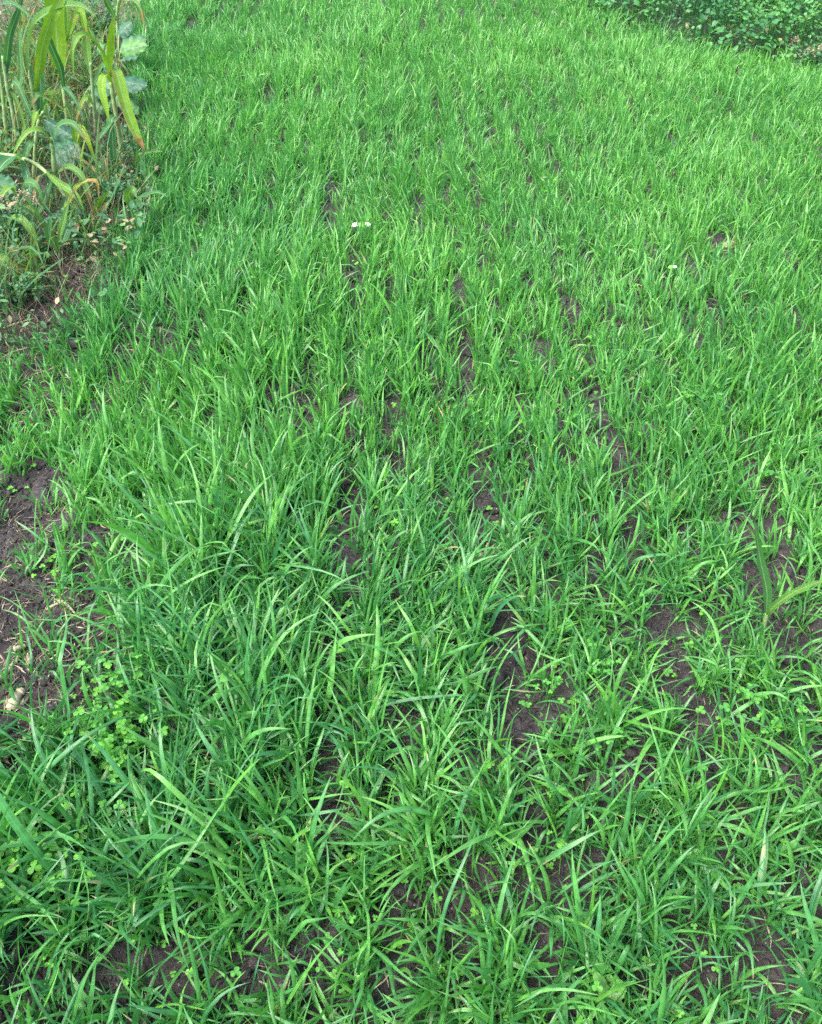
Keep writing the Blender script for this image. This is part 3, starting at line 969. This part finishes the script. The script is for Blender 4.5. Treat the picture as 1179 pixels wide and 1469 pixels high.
plant('maize_plant', 'slender maize plant standing between the broad leaved maize and the spiky one', 'maize', (138, 205), [
    ('stalk', [(138, 205), (136, 165), (132, 120), (130, 90)], .008, .005, dict(hue=.4, dry=.2, nodes=3)),
    ('leaf', [(131, 110), (126, 80, .03), (122, 40, .05), (112, 20, .04), (104, 34, .0)], 9, dict(hue=.5, tip=.5, face=(.2, -.6, 1))),
    ('leaf', [(133, 130), (142, 104, .03), (152, 92, .03), (160, 108, .0), (164, 130, -.02)], 8, dict(hue=.2, face=(-.2, -.5, 1))),
    ('leaf', [(135, 150), (124, 140, -.02), (114, 158, -.05), (108, 180, -.06)], 7, dict(hue=.7, dry=.3, tip=.6, face=(-.2, -.7, 1))),
], GM)
plant('maize_plant', 'drooping maize plant with withered leaves just above the fallen stalk', 'maize', (48, 262), [
    ('stalk', [(48, 262), (50, 220), (54, 180), (62, 160)], .008, .005, dict(hue=.6, dry=.3, nodes=3)),
    ('leaf', [(62, 165), (66, 146, -.03), (56, 136, -.06), (46, 150, -.08)], 9, dict(hue=.3, tip=.7, face=(.2, -.6, 1))),
    ('leaf', [(57, 175), (54, 160, -.03), (50, 168, -.06), (44, 196, -.08)], 9, dict(hue=.7, tip=.5, face=(-.2, -.6, 1))),
    ('leaf', [(52, 205), (44, 206, -.03), (36, 225, -.05), (32, 250, -.06)], 9, dict(hue=.1, dry=.2, face=(.2, -.7, 1))),
], GM)
plant('maize_plant', 'low maize plant leaning over the grey weed beside the left edge', 'maize', (20, 330), [
    ('stalk', [(20, 330), (24, 300), (30, 275)], .007, .005, dict(hue=.6, dry=.2, nodes=2)),
    ('leaf', [(30, 280), (38, 262, -.03), (52, 268, -.06), (64, 300, -.08)], 10, dict(hue=.2, tip=.4, face=(.2, -.6, 1))),
    ('leaf', [(28, 284), (18, 268, -.03), (4, 280, -.06), (-6, 310, -.08)], 10, dict(hue=.6, face=(-.2, -.6, 1))),
    ('leaf', [(24, 300), (40, 300, -.03), (58, 322, -.05), (70, 350, -.06)], 8, dict(hue=.8, dry=.3, tip=.5, face=(.2, -.6, 1))),
], GM)
plant('maize_plant', 'maize plant with wide arching leaves over the curled cabbage leaf', 'maize', (84, 300), [
    ('stalk', [(84, 300), (80, 260), (76, 220), (74, 198)], .008, .006, dict(hue=.6, dry=.2, nodes=3)),
    ('leaf', [(75, 205), (84, 182, -.03), (104, 178, -.07), (126, 205, -.11)], 11, dict(hue=.2, tip=.5, face=(.2, -.6, 1))),
    ('leaf', [(75, 210), (60, 188, -.03), (38, 192, -.06), (18, 222, -.1)], 11, dict(hue=.6, face=(-.2, -.6, 1))),
    ('leaf', [(80, 250), (98, 240, -.03), (118, 255, -.06), (132, 290, -.09)], 10, dict(hue=.4, dry=.1, tip=.6, face=(.2, -.6, 1))),
    ('leaf', [(79, 245), (62, 250, -.03), (46, 280, -.06), (40, 320, -.08)], 10, dict(hue=.0, face=(-.3, -.7, 1))),
    ('leaf', [(82, 270), (104, 290, -.03), (118, 330, -.05), (120, 365, -.06)], 8, dict(hue=.9, tip=.8, face=(.3, -.7, 1))),
], GM)
plant('maize_plant', 'low yellowing maize plant at the left edge above the broad fallen leaf', 'maize', (2, 372), [
    ('stalk', [(2, 372), (4, 350), (8, 325)], .008, .006, dict(hue=.8, dry=.2, nodes=2)),
    ('leaf', [(8, 330), (22, 312, -.03), (44, 330, -.06), (58, 372, -.08)], 11, dict(hue=.5, tip=.6, face=(.2, -.6, 1))),
    ('leaf', [(6, 345), (20, 350, -.03), (36, 378, -.05), (44, 404, -.06)], 8, dict(hue=.1, dry=.2, tip=.5, face=(.2, -.6, 1))),
    ('leaf', [(4, 358), (18, 385, -.03), (30, 430, -.06), (34, 470, -.08)], 9, dict(hue=.9, dry=.2, tip=.6, face=(.4, -.7, 1))),
], GM)
GY_ = 'young maize plants at the edge of the grass'
plant('young_maize_plant', 'young maize plant with a folded blade beside the inverted dry stalk', 'maize', (143, 326), [
    ('stalk', [(143, 326), (141, 310)], .004, .003, dict(hue=.6)),
    ('leaf', [(141, 314), (138, 300), (144, 288, -.02), (157, 272, -.03)], 9, dict(hue=.6, face=(.5, -1, .3), prof='spear')),
    ('leaf', [(142, 312), (150, 298, .02), (160, 284, .05)], 5, dict(hue=.3, dry=.5, face=(-.4, -1, .4))),
], GY_)
plant('young_maize_plant', 'young maize plant with two upright pale leaves in front of the weeds', 'maize', (87, 387), [
    ('stalk', [(87, 387), (86, 370), (84, 352)], .005, .004, dict(hue=.5)),
    ('leaf', [(85, 360), (87, 335, -.02), (93, 312, -.03), (99, 288, -.03)], 10, dict(hue=.35, face=(-.5, -1, .3), prof='spear')),
    ('leaf', [(84, 362), (77, 348, -.03), (70, 333, -.05), (72, 312, -.05)], 13, dict(hue=.1, face=(.3, -1, .3), prof='spear')),
    ('leaf', [(86, 356), (94, 335, .04), (104, 312, .08)], 12, dict(hue=.0, face=(.2, -1, .3), prof='spear')),
], GY_)
plant('young_maize_plant', 'young maize plant with a hooked leaf rising out of the grass edge', 'maize', (194, 332), [
    ('stalk', [(194, 332), (193, 312), (192, 298)], .005, .004, dict(hue=.5)),
    ('leaf', [(192, 308), (187, 288, -.02), (185, 277, -.05), (191, 272, -.08), (196, 284, -.1)], 13, dict(hue=.3, face=(.2, -1, .3))),
    ('leaf', [(193, 304), (198, 286, -.02), (208, 281, -.05), (225, 276, -.08), (241, 283, -.1)], 8, dict(hue=.1, face=(0, -.5, 1))),
], GY_)
plant('young_maize_plant', 'young maize plant with a thin leaf bowing right over the grass', 'maize', (205, 256), [
    ('stalk', [(205, 256), (203, 244), (201, 232)], .005, .004, dict(hue=.6)),
    ('leaf', [(201, 240), (198, 228), (198, 221, -.02), (205, 219, -.03)], 8, dict(hue=.3, face=(.2, -1, .4))),
    ('leaf', [(202, 238), (205, 226, -.02), (214, 219, -.05), (234, 217, -.08)], 6, dict(hue=.3, face=(0, -.5, 1))),
], GY_)
plant('maize_plant', 'maize plant leaning in from the left edge with a broad leaf touching the soil', 'maize', (-12, 400), [
    ('stalk', [(-12, 400), (-16, 370), (-14, 340)], .010, .008, dict(hue=.7, nodes=2)),
    ('leaf', [(-14, 360), (0, 370, -.03), (22, 392, -.06), (45, 415, -.08), (74, 441, -.1), (98, 456, -.11)], 17, dict(hue=.55, face=(.3, -.6, 1), fold=.3)),
    ('leaf', [(-14, 385), (-5, 398, -.05), (14, 418, -.1), (28, 424, -.1)], 9, dict(hue=.8, dry=.5, face=(.2, -.5, 1))),
    ('leaf', [(-10, 440, -.1), (0, 437, -.11), (12, 430, -.12), (26, 422, -.12)], 5, dict(hue=1.1, dry=.3, face=(0, -.6, 1))),
], GM)
plant('maize_plant', 'tall maize plant with a tan tipped leaf hanging at the top edge', 'maize', (172, 96), [
    ('stalk', [(172, 96), (170, 60), (168, 25), (170, 0)], .009, .006, dict(hue=.5, nodes=3)),
    ('leaf', [(170, 20), (178, 6, -.05), (190, 0, -.08), (200, 12, -.12), (207, 38, -.14)], 7, dict(hue=.4, tip=.9, face=(.3, -.6, 1))),
    ('leaf', [(168, 30), (156, 8, -.05), (146, -2, -.08), (132, 8, -.12)], 8, dict(hue=.1, face=(-.3, -.5, 1))),
    ('leaf', [(170, 10), (164, -25), (150, -50, -.05), (130, -40, -.1)], 12, dict(hue=.6, face=(0, -1, .5))),
], GM)
plant('maize_seedling', 'single broad leaved maize seedling in the grass at the right edge', 'maize', (1095, 905), [
    ('stalk', [(1095, 905), (1097, 893), (1100, 880)], .005, .004, dict(hue=.5)),
    ('leaf', [(1099, 888), (1108, 872, -.01), (1135, 852, -.02), (1165, 838, -.03), (1190, 832, -.04)], 9, dict(hue=.4, face=(-.3, -.6, 1))),
    ('leaf', [(1098, 886), (1100, 850, .01), (1090, 800, .02), (1082, 745, .02)], 13, dict(hue=.15, face=(.2, -.9, .6))),
])


# ------------------------------------------------------------------ broad leaved plants
def broad_leaf(base, tip, width, up=(0, -.4, 1), hue=.2, dry=0, droop=.15, lobes=5, seed=0, crinkle=.09, curlx=.25):
    """puckered broad leaf from its petiole end to its tip"""
    r = np.random.default_rng(seed + 40)
    base, tip = np.asarray(base, float), np.asarray(tip, float)
    L = np.linalg.norm(tip - base)
    T = (tip - base) / L
    up = np.asarray(up, float)
    Sd = np.cross(up, T); Sd /= np.linalg.norm(Sd)
    Nr = np.cross(T, Sd)
    n, m = 26, 21
    s = np.linspace(0, 1, n)[:, None]
    u = np.linspace(-1, 1, m)[None]
    hw = np.sin(pi * np.clip(s, 0, 1) ** .72) ** .6 * .5 * (1 + .07 * np.sin(s * lobes * 2 * pi + 1) + .04 * np.sin(s * lobes * 5 + 2))
    hw = hw * np.where(u > 0, 1 + .06 * np.sin(s * 13 + seed), 1 + .06 * np.sin(s * 11 + seed * 2)) + .01
    X = s * L - .10 * L * np.abs(u) * (s > .8) * (s - .8) + 0 * u
    Yv = u * hw * width
    vein = np.abs(((s * 7 - np.abs(u) * 1.6) % 1) - .5) * 2            # side veins
    puck = crinkle * width * ((1 - vein) * -.35 + .5 * (vnoise(X / L * 6 + seed, Yv / width * 6, 1.0, seed) - .5))
    Z = -droop * L * s ** 2 * 1.2 - curlx * width * u ** 2 * hw + puck * (1 - .3 * np.abs(u))
    Z = Z + .06 * width * np.abs(u) ** 3 * np.sin(s * 22 + seed + np.sign(u))
    V = base + X[..., None] * T + Yv[..., None] * Sd + Z[..., None] * Nr
    A = np.zeros((n, m, 4), np.float32)
    A[..., 0] = hue + .0 * u; A[..., 1] = dry + .25 * (np.abs(u) > .97)
    veinmask = np.clip((np.abs(vein - 0) < .16) * 1.0, 0, 1)
    A[..., 2] = np.where(veinmask > .5, .5 + .012, .5 + u * .5 * (.2 + .8 * (np.abs(u) > .08)))
    A[..., 3] = s + 0 * u
    idx = np.arange(n * m).reshape(n, m)
    Q = np.stack([idx[:-1, :-1], idx[:-1, 1:], idx[1:, 1:], idx[1:, :-1]], -1).reshape(-1, 4)
    return V.reshape(-1, 3), Q, A.reshape(-1, 4)


def broad_plant(name, label, cat, base, lv, group=None, mat=M_BROAD):
    """lv: (px0,py0,dY0, px1,py1,dY1, width_px, kw)"""
    b = on_ground(*base)
    t = thing(name, label, cat, b, group)
    for q in lv:
        seed_i[0] += 1
        kw = dict(q[7]) if len(q) > 7 else {}
        p0, p1 = at(q[0], q[1], b[1] + q[2]), at(q[3], q[4], b[1] + q[5])
        scale = (b[1] * cos(radians(PITCH)) + (CAM_H - .1) * sin(radians(PITCH))) / F_PX
        V, Q, A = broad_leaf(p0, p1, q[6] * scale, seed=seed_i[0], **kw)
        V[:, 2] = np.maximum(V[:, 2], gz(V[:, 0], V[:, 1]) + .004)
        lf = make_mesh('leaf', V - b, Q, mat, A, parent=t)
        V, Q, A = tube([b, (b + p0) / 2 + [0, 0, .01], p0 + (p1 - p0) * .03], .004, .003, hue=.6, n=10, k=7)
        make_mesh('leaf_stem', V - b, Q, M_STEM, A, parent=lf)
    return t


GB = 'broad leaved plants under the maize'
broad_plant('cabbage_plant', 'low dark green cabbage plant among the weeds above the young upright maize', 'cabbage', (58, 350), [
    (58, 322, .0, 88, 312, -.03, 34, dict(hue=.05, up=(.2, -.7, 1), crinkle=.14)),
    (54, 324, .0, 26, 330, -.04, 32, dict(hue=.1, up=(-.2, -.7, 1), crinkle=.14)),
    (56, 328, -.03, 60, 356, -.09, 30, dict(hue=.0, up=(.0, -.8, 1))),
], GB)
broad_plant('cabbage_plant', 'blue green cabbage plant with a curled dark leaf behind the maize stems', 'cabbage', (100, 240), [
    (106, 198, -.05, 60, 166, .0, 28, dict(hue=.0, droop=.1, curlx=.9, up=(0, -.6, 1))),
    (112, 206, -.08, 68, 228, -.14, 44, dict(hue=.05, up=(-.1, -.7, 1), crinkle=.14)),
    (106, 238, -.08, 145, 238, -.12, 28, dict(hue=.05, up=(.2, -.4, 1), crinkle=.16)),
    (98, 200, .02, 62, 206, .0, 26, dict(hue=.0, up=(-.3, -.5, 1))),
    (112, 238, -.04, 108, 268, -.10, 20, dict(hue=.0, up=(.1, -.9, .7))),
], GB)
broad_plant('cabbage_plant', 'cabbage plant with one dark round leaf cut by the left edge', 'cabbage', (-14, 300), [
    (-18, 262, .0, 17, 268, -.05, 40, dict(hue=.15, up=(.3, -.8, 1))),
    (-18, 280, .0, 10, 300, -.06, 26, dict(hue=.0, up=(.2, -.6, 1))),
], GB)
broad_plant('cabbage_plant', 'cabbage plant with a pale crinkled leaf spreading over the grass edge', 'cabbage', (165, 165), [
    (168, 118, .0, 207, 116, -.05, 30, dict(hue=.0, up=(.1, -.6, 1), crinkle=.14)),
    (160, 125, .0, 134, 104, .05, 28, dict(hue=.3, up=(-.2, -.6, 1))),
    (165, 140, -.02, 124, 150, -.06, 34, dict(hue=.55, up=(-.2, -.9, .8))),
    (168, 135, -.02, 198, 160, -.08, 26, dict(hue=.6, up=(.3, -.9, .8))),
    (160, 128, .0, 128, 132, -.05, 22, dict(hue=.1, up=(-.2, -.6, 1))),
], GB)
broad_plant('cabbage_plant', 'bright broad leaved plant behind the spiky maize leaf', 'cabbage', (172, 118), [
    (172, 70, .0, 206, 52, .0, 34, dict(hue=.25, up=(.1, -.8, 1))),
    (166, 78, .0, 138, 64, .0, 24, dict(hue=.6, up=(-.1, -.8, 1))),
    (172, 74, -.03, 206, 62, -.08, 24, dict(hue=.7, up=(.1, -1, .7))),
    (178, 80, -.03, 196, 76, -.08, 20, dict(hue=.0, up=(.2, -.4, 1))),
    (170, 50, .05, 186, 30, .05, 22, dict(hue=.0, up=(.2, -.7, 1))),
    (168, 92, -.05, 150, 100, -.1, 22, dict(hue=.6, up=(.2, -1, .7))),
], GB)
broad_plant('cabbage_plant', 'lone pale cabbage plant standing above the weeds at the top right corner', 'cabbage', (1158, 44), [
    (1158, 32, .0, 1142, 6, .0, 13, dict(hue=.0, up=(-.4, -1, .4))),
    (1160, 30, .0, 1172, 16, -.04, 10, dict(hue=.2, up=(.5, -1, .5))),
], mat=M_BROAD)
RL = 'round leaved weeds in the grass'
for lab, bx, lv in (
    ('round light green weed leaf pair left of the bare patch at the right', (968, 735), [(966, 722, 0, 968, 704, 0, 15, dict(hue=1.1)), (968, 730, 0, 982, 726, -.01, 13, dict(hue=.9))]),
    ('bright round weed leaf above the right bare patch far in the grass', (1104, 372), [(1104, 352, 0, 1106, 340, 0, 9, dict(hue=1.5, up=(0, -1, .5)))]),
    ('pale weed leaves below the top right weeds', (885, 118), [(886, 102, 0, 892, 92, 0, 10, dict(hue=1.3)), (884, 104, 0, 874, 98, 0, 9, dict(hue=1.2))]),
    ('lobed pale weed leaf near the bottom edge', (880, 1435), [(874, 1428, -.01, 896, 1424, -.01, 20, dict(hue=1.5)), (872, 1430, -.01, 858, 1400, 0, 18, dict(hue=1.1))]),
    ('broad young weed leaves among thin grass at the right centre', (885, 760), [(884, 748, 0, 872, 738, 0, 15, dict(hue=1.0)), (886, 750, 0, 896, 742, -.01, 13, dict(hue=1.1))]),
    ('yellow green weed leaf standing in the gap left of centre', (492, 755), [(490, 752, 0, 484, 732, 0, 9, dict(hue=1.6, up=(0, -1, .3)))]),
):
    broad_plant('round_leaf_weed', lab, 'weed', bx, lv, RL)


# grey weed with seed heads at the left
def bushy_weed(base, spread, height, label, seed, nl=520, heads=5):
    r = np.random.default_rng(seed)
    b = on_ground(*base)
    t = thing('bushy_weed', label, 'weed', b, 'bushy weeds at the left edge')
    parts = []
    tips = []
    for k in range(11):
        a = r.uniform(0, 2 * pi); s = spread * r.uniform(.2, 1)
        e = b + [cos(a) * s, sin(a) * s, height * r.uniform(.55, 1)]
        tips.append(e)
        V, Q, A = tube([b, (b + e) / 2 + [0, 0, height * .12], e], .0030, .0012, hue=.3, n=10, k=6)
        make_mesh('stem', V - b, Q, M_STEM, A, parent=t)
    tips = np.array(tips)
    k = r.integers(0, len(tips), nl)
    f = r.uniform(.25, 1, nl) ** .7
    P0 = b + (tips[k] - b) * f[:, None] + r.normal(0, spread * .11, (nl, 3))
    P0[:, 2] = np.maximum(P0[:, 2], b[2] + .01)
    V, Q, A = leaves(P0, r.uniform(0, 2 * pi, nl), r.normal(.3, .5, nl), r.normal(0, .5, nl), r.uniform(.008, .024, nl),
                     np.clip(r.normal(.3, .25, nl), 0, 1), np.zeros(nl), 'lance')
    make_mesh('foliage', V - b, Q, M_WEED, A, parent=t)
    for e in tips[:heads]:
        m = 90
        f = r.uniform(0, 1, m)
        q = e + np.stack([f * .05 + r.normal(0, .004, m), r.normal(0, .004, m), .03 * np.sin(f * 3) + r.normal(0, .004, m)], -1)
        V, Q, A = leaves(q, r.uniform(0, 6.3, m), r.uniform(-1, 1, m), r.normal(0, 1, m), r.uniform(.003, .007, m),
                         r.uniform(0, 1, m), r.uniform(0, .3, m), 'round')
        make_mesh('seed_head', V - b, Q, M_DRY, A, parent=t)
    return t


bushy_weed((28, 368), .11, .17, 'bushy grey green weed with tan seed heads at the left edge', 3)
bushy_weed((112, 345), .08, .10, 'low green weed in the litter right of the young maize with upright leaves', 8, 420, 0)
bushy_weed((170, 300), .08, .10, 'low leafy weed beside the young maize at the grass edge', 9, 420, 0)
bushy_weed((35, 440), .09, .09, 'low green weed under the broad maize leaf at the left edge', 10, 420, 0)
bushy_weed((150, 60), .16, .22, 'feathery grey weed behind the bright maize leaf near the top', 4, 700)
bushy_weed((1165, 92), .14, .12, 'brownish bushy weed at the right edge below the leafy weeds', 6, 300)


# ------------------------------------------------------------------ white flower, dry stalks, stubs
def flower(base, head, label, s=1.0, petals=((-1, .0), (1, .1))):
    b = on_ground(*base)
    h = at(head[0], head[1], b[1])
    t = thing('white_flower', label, 'flower', b, 'small white flowers in the grass')
    V, Q, A = tube([b, (b + h) / 2 + [.004, 0, 0], h], .0012, .0009, hue=.8, n=10, k=6)
    make_mesh('stem', V - b, Q, M_STEM, A, parent=t)
    for (sx, dz) in petals:
        V, Q, A = broad_leaf(h + [sx * .012 * s, 0, 0], h + [sx * .036 * s, -.006, dz * .03], .018 * s, up=(0, -.6, 1), hue=.5, droop=.2, lobes=2, crinkle=.03)
        make_mesh('petal', V - b, Q, M_PETAL, A, parent=t)
    V, Q, A = broad_leaf(h + [-.013 * s, 0, -.004], h + [.013 * s, -.003, .004], .022 * s, up=(0, -.7, 1), hue=1.6, lobes=3, crinkle=.15)
    make_mesh('flower_centre', V - b, Q, M_CLOVER, A, parent=t)


flower((518, 360), (518, 321), 'white flower with two spread petals in the bare strip left of centre', .85)
flower((962, 412), (962, 382), 'single whitish flower deep in the grass right of centre', .5, ((1, .1),))


def stick(name, label, cat, pts_px, r0, r1, hue=.6, dry=.1, lift=.008, group=None, nodes=0):
    P = []
    for q in pts_px:
        p = on_ground(q[0], q[1], lift + (q[2] if len(q) > 2 else 0))
        P.append(p)
    b = P[0]
    V, Q, A = tube(P, r0, r1, hue=hue, dry=dry, n=22, k=8, nodes=nodes, seed=len(label))
    o = make_mesh(name, V, Q, M_DRY, A, loc=tuple(b))
    return tag(o, label, cat, group)


GS = 'dry stalks lying on the soil'
stick('dry_stalk', 'pale dry stalk curving on the soil at the left edge', 'stalk', [(-6, 992), (12, 984), (24, 962), (32, 948)], .0055, .0035, group=GS)
stick('dry_stalk', 'short pale stalk piece just above the curved dry stalk', 'stalk', [(26, 944), (40, 936)], .0055, .0048, group=GS)
stick('dry_stalk', 'thin pinkish dry stalk slanting across bare soil beside the young maize', 'stalk', [(100, 392), (128, 382, .01), (158, 370)], .0035, .0025, hue=.3, group=GS)
stick('dry_stalk', 'dry straw stalk lying across the soil below the leaning maize leaf', 'stalk', [(60, 499), (90, 490), (122, 474)], .0045, .003, group=GS)
stick('dry_stalk', 'long thin straw leading down from the left edge litter', 'stalk', [(8, 478), (30, 470), (50, 462)], .003, .002, group=GS)
stick('dry_stalk', 'slim straw lying right of the shaded clover near the bottom', 'stalk', [(478, 1178), (484, 1186), (487, 1196)], .003, .0022, group=GS)
stick('dry_stalk', 'faded brown straw on the bare soil at the lower right edge', 'stalk', [(1142, 1318), (1160, 1330), (1178, 1340)], .002, .0012, group=GS)
stick('dry_stalk', 'tan straw sliver in the large left soil strip beside a small tuft', 'stalk', [(70, 884), (96, 878), (112, 890)], .003, .002, group=GS)


def husk(base, s, label, seed, hue=.7, dry=.1, upright=False):
    """torn piece of dead maize butt: frayed overlapping strips around a core"""
    r = np.random.default_rng(seed)
    b = on_ground(*base)
    t = thing('dead_maize_stub', label, 'maize stub', b, 'dead maize stubs on the soil')
    ax = np.array([.15, .5, 1.0]) if upright else np.array([r.uniform(-1, 1), r.uniform(-1, 1), .25])
    ax = ax / np.linalg.norm(ax) * s
    V, Q, A = tube([b + [0, 0, .002], b + ax * .5 + [0, 0, .004], b + ax * .8], s * .20, s * .13, hue=hue, dry=dry + .15, n=16, k=10, nodes=2, seed=seed)
    make_mesh('core', V - b, Q, M_DRY, A, parent=t)
    for k in range(6):
        a = k / 6 * 2 * pi
        p = np.array([cos(a), sin(a), 0]) * s * .17
        pts = [b + p, b + p * 1.5 + ax * .4, b + p * r.uniform(1.4, 2.6) + ax * r.uniform(.7, 1.1)]
        V, Q, A = ribbon(pts, s * r.uniform(.16, .3), hue=hue, dry=r.uniform(0, .35), face=(cos(a), sin(a), .3), wave=.3, seed=seed + k, prof='leaf', n=14)
        V[:, 2] = np.maximum(V[:, 2], gz(V[:, 0], V[:, 1]) + .003)
        make_mesh('husk_strip', V - b, Q, M_DRY, A, parent=t)


husk((688, 812), .055, 'pale frayed maize stub poking out of the soil in the centre strip', 2, upright=True)
husk((22, 1030), .050, 'whitish shredded maize stub on the soil at the left edge', 7, hue=1.0, dry=0)
husk((88, 872), .026, 'small reddish brown husk scrap on the left soil strip', 9, hue=0, dry=.35)
husk((50, 965), .024, 'brown husk scrap right of the curved dry stalk', 12, hue=.2, dry=.4)
husk((1037, 352), .05, 'grey stub in the bare spot far right in the grass', 14, hue=.2, dry=.2)
husk((1096, 50), .12, 'tan dead husk heap before the weeds at the top right', 15, hue=.5, dry=.1)
husk((8, 1085), .04, 'pale husk scrap below the whitish shredded stub', 17, hue=.9)
